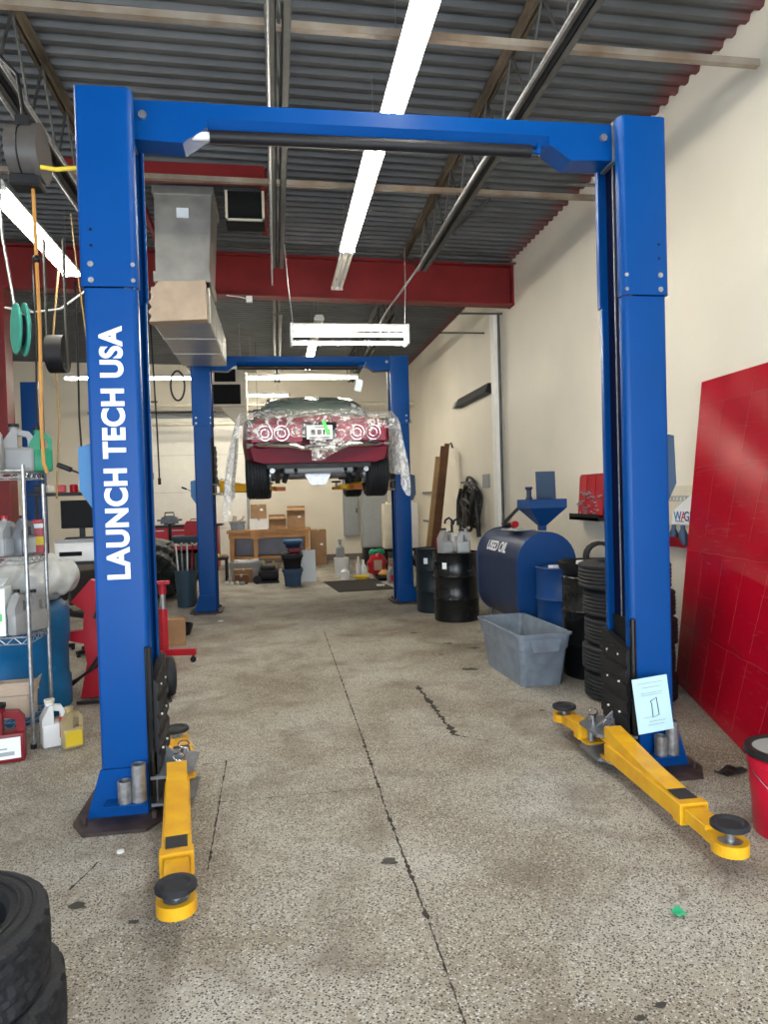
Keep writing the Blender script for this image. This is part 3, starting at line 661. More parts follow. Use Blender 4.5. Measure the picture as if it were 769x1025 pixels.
# jugs on the drums
def jug_mb(w=.2, dp=.12, h=.3, hole=True):
    """blow moulded oil jug: body, sloping shoulder, grip opening and neck"""
    m = MB(); z1 = h * .52
    m.box(-w / 2, w / 2, -dp / 2, dp / 2, 0, z1, .018, 2)
    m.prism([(-w / 2, z1 - .02), (-w / 2, h * .62), (-w * .18, h * .9), (-w * .02, h * .9), (-w * .02, z1 - .02)], -dp * .46, dp * .46)
    m.prism([(w * .3, z1 - .02), (w / 2, z1 - .02), (w / 2, h * .74), (w * .36, h * .86), (-w * .04, h * .9), (-w * .04, h * .78), (w * .26, h * .74), (w * .3, h * .68)], -dp * .22, dp * .22)
    m.cyl((-w * .12, 0, h * .88), (-w * .12, 0, h * .95), dp * .24, n=12); return m
def jug(loc, label, m, rz=0, w=.2, dp=.12, h=.3, cap='black', lab=None, group=None, labm='paper', name='oil_jug', cat='jug'):
    t = thing(name, label, cat, loc, rz, group)
    obj('body', jug_mb(w, dp, h), m, t)
    obj('cap', MB().cyl((-w * .12, 0, h * .95), (-w * .12, 0, h * 1.02), dp * .28, n=14), cap, t)
    if labm: obj('label_panel', MB().box(-w * .4, w * .4, -dp / 2 - .002, -dp / 2 + .002, h * .08, h * .45), labm, t)
    return t
jug((2.11, 8.84, .867), 'silver oil jug at the left on the black drum', 'silverbottle', .4, .17, .13, .32, labm='printgrey', group='silver jugs on the drum')
jug((2.35, 8.84, .867), 'silver oil jug at the right on the black drum', 'silverbottle', -.2, .17, .13, .3, labm='printgrey', group='silver jugs on the drum')
jug((2.27, 9.09, .867), 'pale jug standing behind the silver jugs on the black drum', 'white', .3, .17, .12, .27, labm=None, group='silver jugs on the drum')
jug((2.25, 9.62, .867), 'red fuel jug on the dark teal drum', 'redp', .2, .17, .13, .24, labm=None)
for (x, y, w) in ((2.28, 9.62, 'above the red jug'), (2.42, 9.22, 'behind the silver jugs')):
    one('hand_pump', MB().cyl((0, 0, 0), (0, 0, .34), .018).tube([(0, 0, .33), (.0, 0, .4), (-.04, 0, .43), (-.09, 0, .4), (-.1, 0, .35)], .016), 'black', 'black curved pump spout sticking up ' + w, 'pump', (x + .12 if y > 9.5 else x, y, .867))
one('chrome_canister', MB().lathe([(0, 0), (.06, 0), (.06, .2), (.03, .24), (.03, .3), (0, .3)], 18, cap=False), 'zinc', 'slim metal canister between the drum jugs and the oil tank', 'canister', (2.45, 9.08, .867))

# hoses on the wall
hz = thing('hose_bundle', 'tangled bundle of black hoses hanging on the right wall', 'hose', (3.42, 12.0, 1.1))
random.seed(5)
for k in range(7):
    ry_, rz_ = random.uniform(.2, .45), random.uniform(.2, .38); cy_, cz_ = random.uniform(-.2, .2), random.uniform(.15, .5)
    obj('hose_loop', MB().tube([(-.05 - .022 * k + .02 * math.sin(3 * a), cy_ + ry_ * math.cos(a), cz_ + rz_ * math.sin(a)) for a in [i * 2 * PI / 28 for i in range(28)]], .028, 8, True), 'cord', hz)
obj('hanging_end', MB().tube([(-.1, .55, .6), (-.1, .75, .4), (-.1, .8, .1), (-.1, .78, -.05)], .04), 'cord', hz); obj('hanging_end', MB().tube([(-.12, -.45, .55), (-.14, -.6, .2), (-.12, -.62, -.2)], .04), 'cord', hz)
for z_ in (.0, .32): obj('reel_drum', MB().cyl((-.03, .1, z_ + .12), (-.16, .1, z_ + .12), .17, n=20), 'cord', hz)
obj('hook', MB().cyl((-.25, 0, .72), (.02, 0, .74), .015), 'zinc', hz)
one('wall_box', MB().box(-.03, .0, -.17, .17, 0, .22, .006), 'greypanel', 'small grey louvered box on the wall above the hoses', 'box', (WX - .001, 11.35, 1.72))

# wheel weight rack
rk = thing('wheel_weight_rack', 'red wall rack of wheel weights beside the right post', 'rack', (3.44, 7.3, 1.3))
obj('back_board', MB().box(-.02, .01, -.36, .33, .02, .5), 'redp', rk)
for i, (a, b) in enumerate(((-.33, -.15), (-.13, .06), (.08, .27))): obj('display_card', MB().rbox((-.07, (a + b) / 2, .27), (.006, b - a, .42), ry=.08), 'redp', rk)
wt = MB(); random.seed(3)
for i in range(46):
    y_, z_ = random.uniform(-.32, .26), random.uniform(.05, .3); wt.box(-.1, -.08, y_, y_ + .022, z_, z_ + .016)
o_ = obj('wheel_weights', wt, 'zinc', rk); o_['kind'] = 'stuff'
obj('tray', MB().box(-.16, 0, -.38, .35, 0, .03).box(-.16, -.15, -.38, .35, 0, .07), 'black', rk)

# sign, board and tray by the red panel
bd = thing('display_board', 'beige display board with a pattern strip on the wall behind the right post', 'board', (3.445, 5.72, 1.28))
obj('panel', MB().box(-.012, 0, -.5, .42, 0, .36), 'cream', bd)
pt = MB()
for i in range(14): pt.tube([(-.014, .36 - .055 * i + .03 * math.cos(a), .25 + .022 * math.sin(a)) for a in [k * PI / 4 for k in range(8)]], .006, 5, True)
obj('pattern_strip', pt, 'printgrey', bd)
sg = thing('house_shaped_sign', 'white gable shaped sign with blue and red lettering above a red tray', 'sign', (3.425, 5.42, 1.31))
obj('board', MB().prism([(.34, 0), (.32, .11), (.0, .27), (-.32, .11), (-.34, 0)], -.012, 0, 'x'), 'white', sg)
text('lettering', 'W', .115, 'printblue', basis((-.0125, .245, .065), (0, -1, 0), (0, 0, 1)), sg, bold=.002)
text('lettering', 'A', .115, 'printred', basis((-.0125, .155, .065), (0, -1, 0), (0, 0, 1)), sg, bold=.002)
text('lettering', 'GNER', .115, 'printblue', basis((-.0125, .0, .065), (0, -1, 0), (0, 0, 1)), sg, bold=.002)
for i in range(3): obj('small_print', MB().box(-.0135, -.0125, .28 - i * .2, .28 - i * .2 - .13, .02, .028), 'printblue', sg)
ry2 = thing('parts_tray', 'red wall tray holding blue grey bottles under the white sign', 'tray', (3.445, 5.68, 1.12))
obj('tray', MB().prism([(-.16, .09), (-.1, 0), (0, 0), (0, .11), (-.006, .11), (-.006, .012), (-.096, .012), (-.152, .09)], -.2, .3), 'redp', ry2)
for i in range(3): one('spray_bottle', MB().lathe([(0, 0), (.035, 0), (.035, .1), (.018, .14), (.018, .17), (0, .17)], 14, cap=False), 'toteblue', 'blue grey bottle in the red wall tray', 'bottle', (3.395, 5.84 - .14 * i, 1.134), group='bottles in the red tray')

# leaning red panel (slightly warped sheet)
TL, TR, BR, BL = Vector((3.425, 5.3, 2.47)), Vector((3.425, 3.3, 2.5)), Vector((2.6, 3.42, .008)), Vector((3.26, 5.49, .008))
cpos = Vector((3.0, 4.45, 0))
def panel_mat():
    m = mat('red_panel_gloss', (0.38, 0.003, 0.016), 0.16, var=0.15, scale=2, spec=0.14, rv=0.03); nt = m.node_tree; b = nt.nodes['Principled BSDF']; L = nt.links.new
    src = b.inputs['Base Color'].links[0].from_socket; tc = nt.nodes.new('ShaderNodeTexCoord')
    n = nt.nodes.new('ShaderNodeTexNoise'); n.inputs['Scale'].default_value = 3.0; n.inputs['Detail'].default_value = 8; n.inputs['Distortion'].default_value = 2.5
    mp = nt.nodes.new('ShaderNodeMapping'); mp.inputs['Scale'].default_value = (1, .5, 4); L(tc.outputs['Object'], mp.inputs[0]); L(mp.outputs[0], n.inputs['Vector'])
    r = nt.nodes.new('ShaderNodeValToRGB'); r.color_ramp.elements[0].position = .6; r.color_ramp.elements[1].position = .85; r.color_ramp.elements[1].color = (.35, .35, .35, 1); L(n.outputs['Fac'], r.inputs['Fac'])
    x = nt.nodes.new('ShaderNodeMix'); x.data_type = 'RGBA'; L(r.outputs['Color'], x.inputs[0]); L(src, x.inputs[6]); x.inputs[7].default_value = (.5, .16, .17, 1); L(x.outputs[2], b.inputs['Base Color'])
    return m
M['panel'] = panel_mat(); M['scuff'] = mat('scuff_line', (.45, .055, .065), .5, var=.5, scale=30)
def pf(u, v, off=0.0):
    p = BL.lerp(BR, u).lerp(TL.lerp(TR, u), v); p = p - cpos; p.x -= off + .008 * math.sin(PI * v) * math.sin(PI * u); return p
pnl = thing('fibreglass_sheet', 'large glossy red sheet leaning on the right wall', 'panel', cpos)
obj('sheet', MB().sheet(lambda u, v: pf(u, v), 24, 24, .012), 'panel', pnl)
ln = MB(); random.seed(11)
for v in (.2, .45, .72, .92):
    ln.tube([pf(i / 40, v + .0012 * math.sin(i * .9 + 7 * v), .0125) for i in range(41)], .0011, 4)
for u in (.17, .34, .5, .66, .84):
    for (a, b) in ((.02, .2), (.22, .44), (.5, .7), (.75, .97)): ln.tube([pf(u + .0008 * math.sin(i), a + (b - a) * i / 20, .0125) for i in range(21)], .001, 4)
obj('scuff_mark', ln, 'scuff', pnl, 'faint pale grid of scuffs')
gp = None and one('grey_post', MB().box(-.04, .04, -.04, .04, 0, .9, .006).box(-.08, .08, -.08, .08, 0, .01), 'greysteel', 'grey steel post at the right edge behind the red bucket', 'post', (2.75, 3.3, 0)) if False else None

# red bucket
bk = thing('bucket', 'red plastic bucket with grey lid at the right edge', 'bucket', (2.31, 2.96, 0))
obj('pail', MB().lathe([(0, 0), (.14, 0), (.145, .01), (.165, .33), (.172, .335), (.172, .36), (.166, .362), (.168, .385), (.16, .385), (.135, .02), (0, .02)], 40, cap=False), 'bucketred', bk)
obj('lid', MB().lathe([(0, .392), (.145, .392), (.15, .402), (.178, .402), (.182, .392), (.182, .372), (.172, .372)], 40, cap=False), 'black', bk)
obj('lid_top', MB().lathe([(0, .396), (.146, .396), (.146, .3935), (0, .3935)], 40, cap=False), 'greypanel', bk)
obj('bail_handle', MB().tube([(.176 * math.cos(a), .176 * math.sin(a), .31 - .13 * math.sin((a - PI) )** 1) for a in [PI + i * PI / 24 for i in range(25)]], .0035, 6), 'chrome', bk)
obj('bail_grip', MB().tube([(.181 * math.cos(a), .181 * math.sin(a), .31 + .13 * math.sin(a - PI) * -1) for a in [PI + PI * .36 + i * PI * .28 / 8 for i in range(9)]], .008, 8), 'white', bk)

# paper sheet on the right post
sh = thing('instruction_sheet', 'pale printed sheet propped against the foot of the right post', 'sheet', (2.035, 3.655, .26), 0)
S = lambda u, v: Vector((-.105 + .21 * u + .02 * (1 - v) - .0, .012 + .03 * v, .0 + .3 * v + .02 * u - .005))
obj('paper', MB().sheet(lambda u, v: S(u, v), 4, 4, .002), 'paperblue', sh)
SP = lambda u, v: S(u, v) + Vector((0, -.0035, 0))
pr_ = MB()
for v, u0, u1 in ((.9, .15, .85), (.82, .25, .8), (.72, .2, .8), (.68, .2, .8), (.28, .2, .5), (.2, .35, .8), (.14, .3, .75)): pr_.tube([SP(u0, v), SP(u1, v)], .002, 4)
obj('print_line', pr_, 'printgrey', sh)
obj('diagram', MB().tube([SP(.44, .56), SP(.62, .62), SP(.64, .3), SP(.46, .27), SP(.47, .52), SP(.44, .56)], .0025, 5), 'printblack', sh)
# ================================================================ LEFT SIDE
# chrome wire rack
rx0, rx1, ry0, ry1 = -2.35, -1.66, 5.02, 5.42
wr = thing('wire_rack', 'chrome wire shelf rack full of jugs at the left', 'shelf rack', (-2.0, 5.22, 0))
a0, a1, b0, b1_ = rx0 + 2.0, rx1 + 2.0, ry0 - 5.22, ry1 - 5.22
for x in (a0, a1):
    for y in (b0, b1_):
        po = obj('post', MB().cyl((x, y, .03), (x, y, 1.9 if y < 0 else 1.78), .0135, n=12), 'zinc', wr)
        obj('foot', MB().cyl((x, y, 0), (x, y, .03), .02, n=10), 'black', po)
SH = (.18, .75, 1.28, 1.86)
for z in SH:
    w = MB()
    for y in (b0, b1_):
        for zz in (z, z - .045): w.cyl((a0, y, zz), (a1, y, zz), .0045, n=6)
        n = 14
        for i in range(n): w.cyl((a0 + (a1 - a0) * i / n, y, z - (.045 if i % 2 else 0)), (a0 + (a1 - a0) * (i + 1) / n, y, z - (0 if i % 2 else .045)), .003, n=5)
    for x in (a0, a1):
        for zz in (z, z - .045): w.cyl((x, b0, zz), (x, b1_, zz), .0045, n=6)
        for i in range(8): w.cyl((x, b0 + (b1_ - b0) * i / 8, z - (.045 if i % 2 else 0)), (x, b0 + (b1_ - b0) * (i + 1) / 8, z - (0 if i % 2 else .045)), .003, n=5)
    for i in range(1, 22): w.cyl((a0 + (a1 - a0) * i / 22, b0, z), (a0 + (a1 - a0) * i / 22, b1_, z), .0022, n=5)
    obj('shelf', w, 'zinc', wr)
G = 'jugs on the wire rack'
z = SH[3] + .006
jug((-1.92, 5.11, z), 'silver oil jug at the front of the top wire shelf', 'silverbottle', .15, .2, .14, .33, labm='paper', group=G)
jug((-1.79, 5.34, z), 'silver oil jug second from the right on the top wire shelf', 'silverbottle', .3, .2, .13, .33, labm='printgrey', group=G)
jug((-1.655, 5.38, z), 'green oil jug at the right end of the top wire shelf', 'greenp', .3, .15, .1, .31, labm=None, group=G)
z = SH[2] + .006
for i, (x, y, m, l) in enumerate(((-2.05, 5.13, 'silverbottle', 'grey oil bottle furthest left on the second wire shelf'), (-1.93, 5.12, 'silverbottle', 'grey oil bottle left of the red cap on the second wire shelf'), (-1.81, 5.12, 'silverbottle', 'grey oil bottle with a red cap on the second wire shelf'), (-1.70, 5.13, 'greysteel', 'dark grey oil bottle at the right on the second wire shelf'))):
    jug((x, y, z), l, m, 1.15, .14, .07, .27, cap='redp' if i == 2 else 'black', labm='printgrey', group=G, name='oil_bottle', cat='bottle')
cn = thing('spray_carton', 'small red and orange carton at the end of the second wire shelf', 'carton', (-1.63 - .06, 5.36, z), .3)
obj('body', MB().box(-.035, .035, -.03, .03, 0, .24, .003), 'redp', cn); obj('label_panel', MB().box(-.037, .037, -.032, .032, .06, .12), 'yelbox', cn); obj('label_panel', MB().box(-.037, .037, -.032, .032, .18, .21), 'paper', cn)
z = SH[1] + .006
bx = thing('fluid_box', 'white printed box of fluid with green band on the third wire shelf', 'box', (-2.0, 5.14, z), .12)
obj('carton', MB().box(-.2, .17, -.1, .1, 0, .32, .004), 'paper', bx)
obj('top_flap', MB().rbox((-.02, -.01, .345), (.37, .2, .006), rx=.16, ry=-.08), 'paper', bx)
obj('print_band', MB().box(-.19, .15, -.102, -.1, .1, .15), 'printgreen', bx)
pb = MB()
for x, zz, w, h_ in ((-.17, .18, .04, .07), (-.11, .18, .03, .07), (-.18, .03, .08, .05), (-.06, .04, .06, .04), (.03, .03, .06, .07), (.1, .13, .04, .05)): pb.box(x, x + w, -.1025, -.1, zz, zz + h_)
obj('print_panel', pb, 'printgrey', bx)
one('blue_box', MB().box(-.17, .13, -.11, .11, 0, .08, .012), 'polyblue', 'bright blue lid box lying on the printed fluid box', 'box', (-2.04, 5.17, z + .405), .1)
for i in range(2): jug((-1.75 + .06 * i, 5.12 + .14 * i, z), ['grey flat jug beside the printed box on the third wire shelf', 'grey flat jug at the right end of the third wire shelf'][i], 'silverbottle', 1.2, .16, .07, .3 - .02 * i, labm=None, group=G)
z = SH[0] + .006
cb = thing('cardboard_box', 'torn open cardboard box of black parts on the bottom wire shelf', 'box', (-1.83, 5.2, z), .1)
obj('carton', tote_mb(.26, .2, .27, .21, .22, .004, .001), 'cardlt', cb); obj('torn_flap', MB().rbox((.0, -.1, .2), (.26, .005, .09), rx=.2).rbox((.14, .0, .2), (.005, .2, .1), ry=.3), 'cardlt', cb)
obj('contents', MB().box(-.12, .12, -.09, .09, .02, .19, .02), 'black', cb)
for i, (x, l) in enumerate(((-2.1, 'dark bottle at the left of the bottom wire shelf'), )): jug((x, 5.15, z), l, 'black', .2, .14, .08, .25, labm=None, name='oil_bottle', cat='bottle')
# jugs on the floor
j = jug((-1.77, 4.83, 0), 'dark red oil jug with white label on the floor before the rack', 'maroon', .25, .24, .16, .36, cap='black', labm='paper')
obj('label_print', MB().box(-.08, .06, -.083, -.0815, .05, .075).box(-.08, .02, -.083, -.0815, .09, .1), 'printgrey', j)
j = jug((-1.545, 5.06, 0), 'white oil jug with red stripe on the floor beside the rack', 'white', .45, .15, .12, .31, cap='cream', labm=None)
obj('label_print', MB().box(.03, .07, -.0615, -.0595, .06, .2), 'printred', j)
j = jug((-1.405, 4.99, 0), 'gold oil jug on the floor, nearest the left post', 'gold', .5, .13, .1, .27, cap='gold', labm='yelbox')
# big blue drum behind the rack
drum((-2.1, 5.89, 0), 'large blue plastic drum behind the wire rack', 'polyblue', .44, .88, poly=True)
# white bag on the drum
def bagf(p):
    x, y, z = p; return Vector((x * (1 + .1 * math.sin(7 * y + 3 * z)), y * (1 + .12 * math.sin(5 * x + 4 * z)), max(0, z * (1 + .12 * math.sin(6 * x + 5 * y)))))
mb = MB(); bmesh.ops.create_icosphere(mb.bm, subdivisions=5, radius=1)
for v_ in mb.bm.verts:
    v_.co = bagf((v_.co.x * .4, v_.co.y * .3, .15 + v_.co.z * .17 + .04 * math.sin(9 * v_.co.x) * math.cos(8 * v_.co.y)))
bg = thing('absorbent_bag', 'crumpled white bag with green print lying on the blue drum', 'bag', (-1.98, 5.84, .885), .25)
obj('sack', mb, 'bagmat', bg)
obj('print_mark', MB().ball((.24, -.175, .2), .05, (1, .35, 1.1)), 'printgreen', bg)
# red welding cart behind the left post
wc = thing('red_cart', 'red steel cart with black hoses behind the left post', 'cart', (-1.6, 6.22, 0))
c_ = MB(); c_.prism([(-.06, .02), (.28, .02), (.28, .55), (.22, .92), (.05, 1.0), (-.11, .82), (-.01, .74), (-.02, .58), (-.14, .57), (-.14, .5), (-.02, .47), (.0, .3)], -.05, .05)
obj('side_plate', c_, 'red', wc)
obj('side_plate', MB().prism([(-.1, .02), (.28, .02), (.28, .55), (.22, .95), (.05, 1.0), (-.05, .8)], .35, .4), 'red', wc)
obj('shelf', MB().box(-.05, .27, .05, .35, .1, .13).box(.0, .27, .05, .35, .5, .53), 'red', wc)
obj('hose', MB().tube([(.17, -.08, .78), (.2, -.1, .6), (.2, -.12, .45), (.1, -.12, .3), (-.05, -.12, .2), (-.2, -.1, .12)], .012).tube([(.1, -.08, .8), (.13, -.09, .55), (.13, -.11, .4), (.02, -.12, .25), (-.1, -.12, .15)], .01), 'cord', wc)
obj('gun_clamp', MB().rbox((.13, -.08, .75), (.06, .04, .16), ry=.4).rbox((.2, -.08, .72), (.14, .03, .035), ry=-.4), 'black', wc)
obj('foot_rail', MB().tube([(-.05, -.2, .02), (.2, -.2, .02), (.4, -.15, .02)], .013).tube([(-.05, .2, .02), (.4, .2, .02)], .013), 'black', wc)
# hose reel
hr = thing('hose_reel', 'taupe air hose reel hanging under the roof at the left', 'hose reel', (-1.42, 4.6, 3.55))
obj('drum', MB().cyl((-.09, 0, .2), (.06, 0, .2), .155, n=36), 'reelgrey', hr)
rb_ = MB().prism([(.16 * math.cos(a), .2 + .17 * math.sin(a)) for a in [i * 2 * PI / 32 for i in range(32)]], .055, .09, 'x'); obj('side_shell', rb_, 'reelgrey', hr)
obj('seam_rib', MB().lathe([(.158, -.005), (.161, 0), (.158, .005), (.15, 0)], 40, closed=True).mv(Matrix.Translation((-.02, 0, .2)) @ Matrix.Rotation(PI / 2, 4, 'Y')), 'black', hr)
obj('outlet', MB().box(-.1, .08, -.07, .07, -.01, .06, .01), 'black', hr)
obj('hanger_bracket', MB().tube([(-.02, 0, .34), (-.03, .02, .5), (-.06, .05, .7), (-.2, .05, .85)], .012).box(-.06, .02, -.03, .03, .33, .42), 'black', hr)
hs = one('air_hose', MB().tube([(0, 0, 1.76), (.008, .0, .9), (-.004, 0, .3), (.0, 0, .06), (.02, 0, .0)], .011), 'hoseorange', 'orange air hose hanging straight down from the taupe reel', 'hose', (-1.4, 4.6, 1.82))
obj('hose_ball', MB().ball((.004, 0, 1.3), .025), 'black', hs)
one('ratchet_strap', MB().tube([(0, 0, 0), (.08, 0, -.01), (.16, 0, 0), (.25, 0, .01)], .012), 'yelbox', 'short yellow green strap between the hose reel and the left post', 'strap', (-1.19, 4.05, 3.43))
gr = thing('green_reel', 'teal green hose reel hung in the left bay', 'hose reel', (-1.93, 6.0, 2.80), .5)
obj('flange', MB().lathe([(0, -.012), (.19, -.012), (.2, 0), (.19, .012), (0, .012)], 28, cap=False).mv(Matrix.Translation((0, 0, .22)) @ Matrix.Diagonal((1, 1, 1.05, 1)) @ Matrix.Rotation(PI / 2, 4, 'Y')), 'teal', gr)
obj('flange', MB().lathe([(0, -.012), (.19, -.012), (.2, 0), (.19, .012), (0, .012)], 28, cap=False).mv(Matrix.Translation((-.06, 0, .22)) @ Matrix.Rotation(PI / 2, 4, 'Y')), 'teal', gr)
obj('core', MB().cyl((-.06, 0, .22), (0, 0, .22), .13, n=20), 'cord', gr)
obj('hanger', MB().tube([(-.06, 0, .22), (-.06, .05, .45), (-.1, .2, 1.0), (-.1, .25, 1.66)], .012), 'zinc', gr)
br_ = thing('black_reel', 'black hose reel with silver fringe of cables left of the blue post', 'hose reel', (-2.12, 7.6, 2.9))
obj('drum', MB().cyl((-.1, 0, .25), (.06, 0, .25), .19, n=28), 'black', br_); obj('frame', MB().box(.065, .08, -.03, .03, 0.1, 1.4).box(-.12, -.105, -.03, .03, 0.1, 1.4), 'joist', br_)
# cords hanging in the left bay
for i, (x, y, z0, z1, dx, m, l) in enumerate(((-2.62, 8.6, 1.75, 4.4, -.05, 'cord', 'black cord hanging left of the monitor'), (-2.52, 8.7, 1.7, 4.4, .06, 'cordy', 'tan cord hanging above the monitor'), (-2.35, 9.25, 1.8, 4.4, -.03, 'cord', 'black cord hanging nearest the blue lock cover'))):
    one('hanging_cable', MB().tube([(0, 0, 0), (dx, 0, (z1 - z0) * .35), (dx * .5, 0, (z1 - z0) * .7), (dx * 1.5, .1, z1 - z0)], .012), m, l, 'cord', (x, y, z0), group='cords in the left bay')
one('hanging_cable', MB().tube([(0, 0, 0), (-.14, .3, 1.0), (-.3, .6, 2.0), (-.36, .7, 2.5)], .007), 'cordy', 'thin cord slanting down behind the left post', 'cord', (-1.5, 6.5, 1.9))
one('hanging_cable', MB().tube([(-.8, 0, .05), (-.5, 0, .0), (-.2, 0, .04), (.15, .1, .35), (.2, .2, .55)], .012), 'cordw', 'white cord looping under the girder at the left', 'cord', (-2.2, 8.7, 3.85))
one('extension_cable', MB().tube([(-.15, 0, .24), (-.02, 0, .2), (.07, 0, .08), (.1, 0, -.05)], .012), 'cordr', 'red cord hung on the post at the far left', 'cord', (-2.75, 7.6, 2.1))
# left bay: post of another lift, desk, monitor, printer
lp = thing('lift_post', 'blue post of another lift in the left bay', 'car lift', (-3.85, 12.2, 0))
obj('column', MB().prism(cprof(1, .13, -.12, -.165, .165, .009, .06), .018, 3.6, 'z'), 'blue', lp); obj('base_plate', MB().box(-.25, .25, -.3, .3, 0, .018), 'plate', lp)
dk_ = thing('work_desk', 'dark steel desk with a raised shelf in the left bay', 'desk', (-2.5, 9.1, 0))
obj('top', MB().box(-.75, .55, -.35, .35, .92, .96), 'black', dk_); obj('upper_shelf', MB().box(-.5, .5, .12, .36, 1.74, 1.78), 'black', dk_)
for x in (-.72, .5):
    for y in (-.32, .32): obj('leg', MB().box(x, x + .04, y - .02, y + .02, 0, .92), 'black', dk_)
for x in (-.48, .46): obj('shelf_post', MB().box(x, x + .03, .3, .34, .96, 1.74), 'black', dk_)
mn = thing('monitor', 'black computer monitor on the desk in the left bay', 'monitor', (-2.36, 9.1, .96))
obj('screen', MB().box(-.23, .23, -.03, .0, .38, .72, .006), 'screen', mn); obj('stand', MB().box(-.03, .03, 0, .04, .0, .5).box(-.14, .14, -.09, .09, 0, .015), 'black', mn)
kb = thing('keyboard', 'black keyboard on the printer below the monitor', 'keyboard', (-2.3, 8.93, 1.211)); obj('base', MB().box(-.2, .2, -.07, .07, 0, .02, .004), 'black', kb)
ky = MB()
for i in range(12):
    for k in range(4): ky.box(-.19 + i * .032, -.165 + i * .032, -.06 + k * .031, -.036 + k * .031, .02, .028)
obj('keys', ky, 'printblack', kb)
pt_ = thing('printer', 'white office printer with a dark paper slot on the desk', 'printer', (-2.32, 8.84, .96))
obj('body', MB().box(-.25, .25, -.16, .16, 0, .25, .03, 2), 'white', pt_); obj('paper_slot', MB().box(-.19, .06, -.163, -.15, .07, .12), 'void', pt_); obj('control_panel', MB().rbox((0, -.13, .245), (.46, .08, .01), rx=.4), 'printgrey', pt_)
random.seed(9)
for i in range(7):
    one('shelf_part', MB().rbox((0, 0, .05), (random.uniform(.06, .12), .08, random.uniform(.08, .1)), rz=random.uniform(0, 1), bev=.008), random.choice(['black', 'greysteel', 'cream', 'redp', 'black']), 'small part box on the raised shelf of the left desk', 'box', (-2.92 + i * .14, 9.34, 1.78), group='part boxes on the desk shelf')
for i in range(3):
    t = thing('office_chair', ['dark office chair under the left end of the desk', 'dark office chair before the printer', 'dark office chair behind the white bag'][i], 'chair', (-2.95 + i * .47, 8.3 - .25 * (i == 2), 0), .4 * i)
    obj('seat', MB().box(-.18, .18, -.18, .18, .42, .48, .02), 'black', t); obj('backrest', MB().rbox((0, .18, .72), (.34, .04, .36), rx=-.1, bev=.015), 'black', t)
    obj('stem', MB().cyl((0, 0, .08), (0, 0, .42), .025), 'black', t); obj('star_base', MB().box(-.2, .2, -.02, .02, .03, .07).box(-.02, .02, -.2, .2, .03, .07).cyl((-.18, 0, 0), (-.18, 0, .05), .02).cyl((.18, 0, 0), (.18, 0, .05), .02).cyl((0, .18, 0), (0, .18, .05), .02).cyl((0, -.18, 0), (0, -.18, .05), .02), 'black', t)

# behind the left post: wheel, jack, tarp, trash can
wh = thing('hand_truck', 'black hand truck with a pneumatic wheel showing behind the left post', 'hand truck', (-1.1, 6.1, 0), .25)
tm = Matrix.Rotation(PI / 2, 4, 'Y')
for sx in (-1, 1):
    ty = obj('wheel', MB().lathe([(.085, -.03), (.12, -.045), (.155, -.035), (.165, -.012), (.165, .012), (.155, .035), (.12, .045), (.085, .03)], 32, closed=True).mv(tm).at(sx * .17, 0, .165), 'rubber', wh)
    obj('hub', MB().lathe([(0, -.02), (.03, -.035), (.05, -.015), (.088, -.028), (.088, .028), (.05, .015), (.03, .035), (0, .02)], 24, cap=False).mv(tm).at(sx * .17, 0, .165), 'wheelie', ty)
    obj('rail', MB().tube([(sx * .09, .02, .1), (sx * .09, .12, .9), (sx * .05, .2, 1.05)], .014), 'cord', wh)
obj('axle', MB().cyl((-.17, 0, .165), (.17, 0, .165), .012), 'zinc', wh)
obj('toe_plate', MB().box(-.16, .16, -.22, .02, .0, .012).box(-.1, .1, .0, .014, .012, .3), 'cord', wh)
jk = thing('transmission_jack', 'red transmission jack on castors behind the left post', 'jack', (-1.17, 7.4, 0))
obj('column', MB().cyl((0, 0, .1), (0, 0, .55), .045).cyl((0, 0, .7), (0, 0, .8), .04), 'red', jk); obj('ram', MB().cyl((0, 0, .55), (0, 0, .7), .03), 'zinc', jk); obj('saddle', MB().box(-.07, .07, -.05, .05, .8, .83), 'red', jk)
for a in (-.15, 1.75, 3.0, 4.6):
    lg = obj('leg', MB().prism([(.02, -.03), (.32, -.022), (.32, .022), (.02, .03)], .075, .14, 'z').mv(Matrix.Rotation(a, 4, 'Z')), 'red', jk)
    p = Vector((.29 * math.cos(a), .29 * math.sin(a), 0)); obj('castor', MB().cyl((p.x, p.y - .012, .03), (p.x, p.y + .012, .03), .03, n=14).cyl((p.x, p.y, .03), (p.x, p.y, .08), .01), 'black', lg)
one('cardboard_box', MB().box(-.12, .12, -.1, .1, 0, .3, .004), 'card', 'brown cardboard box behind the red transmission jack', 'box', (-1.2, 8.35, 0), .1)
one('oil_pan', MB().lathe([(0, 0), (.2, 0), (.24, .12), (.23, .12), (.19, .01), (0, .01)], 24, cap=False), 'black', 'black pan on the floor behind the jack', 'pan', (-1.3, 8.95, 0))
mb = MB(); bmesh.ops.create_icosphere(mb.bm, subdivisions=5, radius=1)
for v_ in mb.bm.verts:
    x, y, z = v_.co
    w = .06 * math.sin(11 * x + 3 * z) + .05 * math.sin(17 * y + 5 * z) + .03 * math.sin(29 * x - 7 * z)
    zz = max(0.0, .5 + z * .52); fl_ = 1 + .35 * max(0, -z)
    v_.co = Vector((x * (.5 + w) * fl_, y * (.75 + w), zz + (.42 * max(0, -x) if z > 0 else 0)))
one('covered_motorcycle', mb, 'tarp', 'dark tarp thrown over a motorcycle in the back left', 'tarp', (-2.12, 12.6, .0))
tc_ = thing('trash_can', 'slate blue trash can full of long handled tools by the far left post', 'trash can', (-1.43, 11.3, 0))
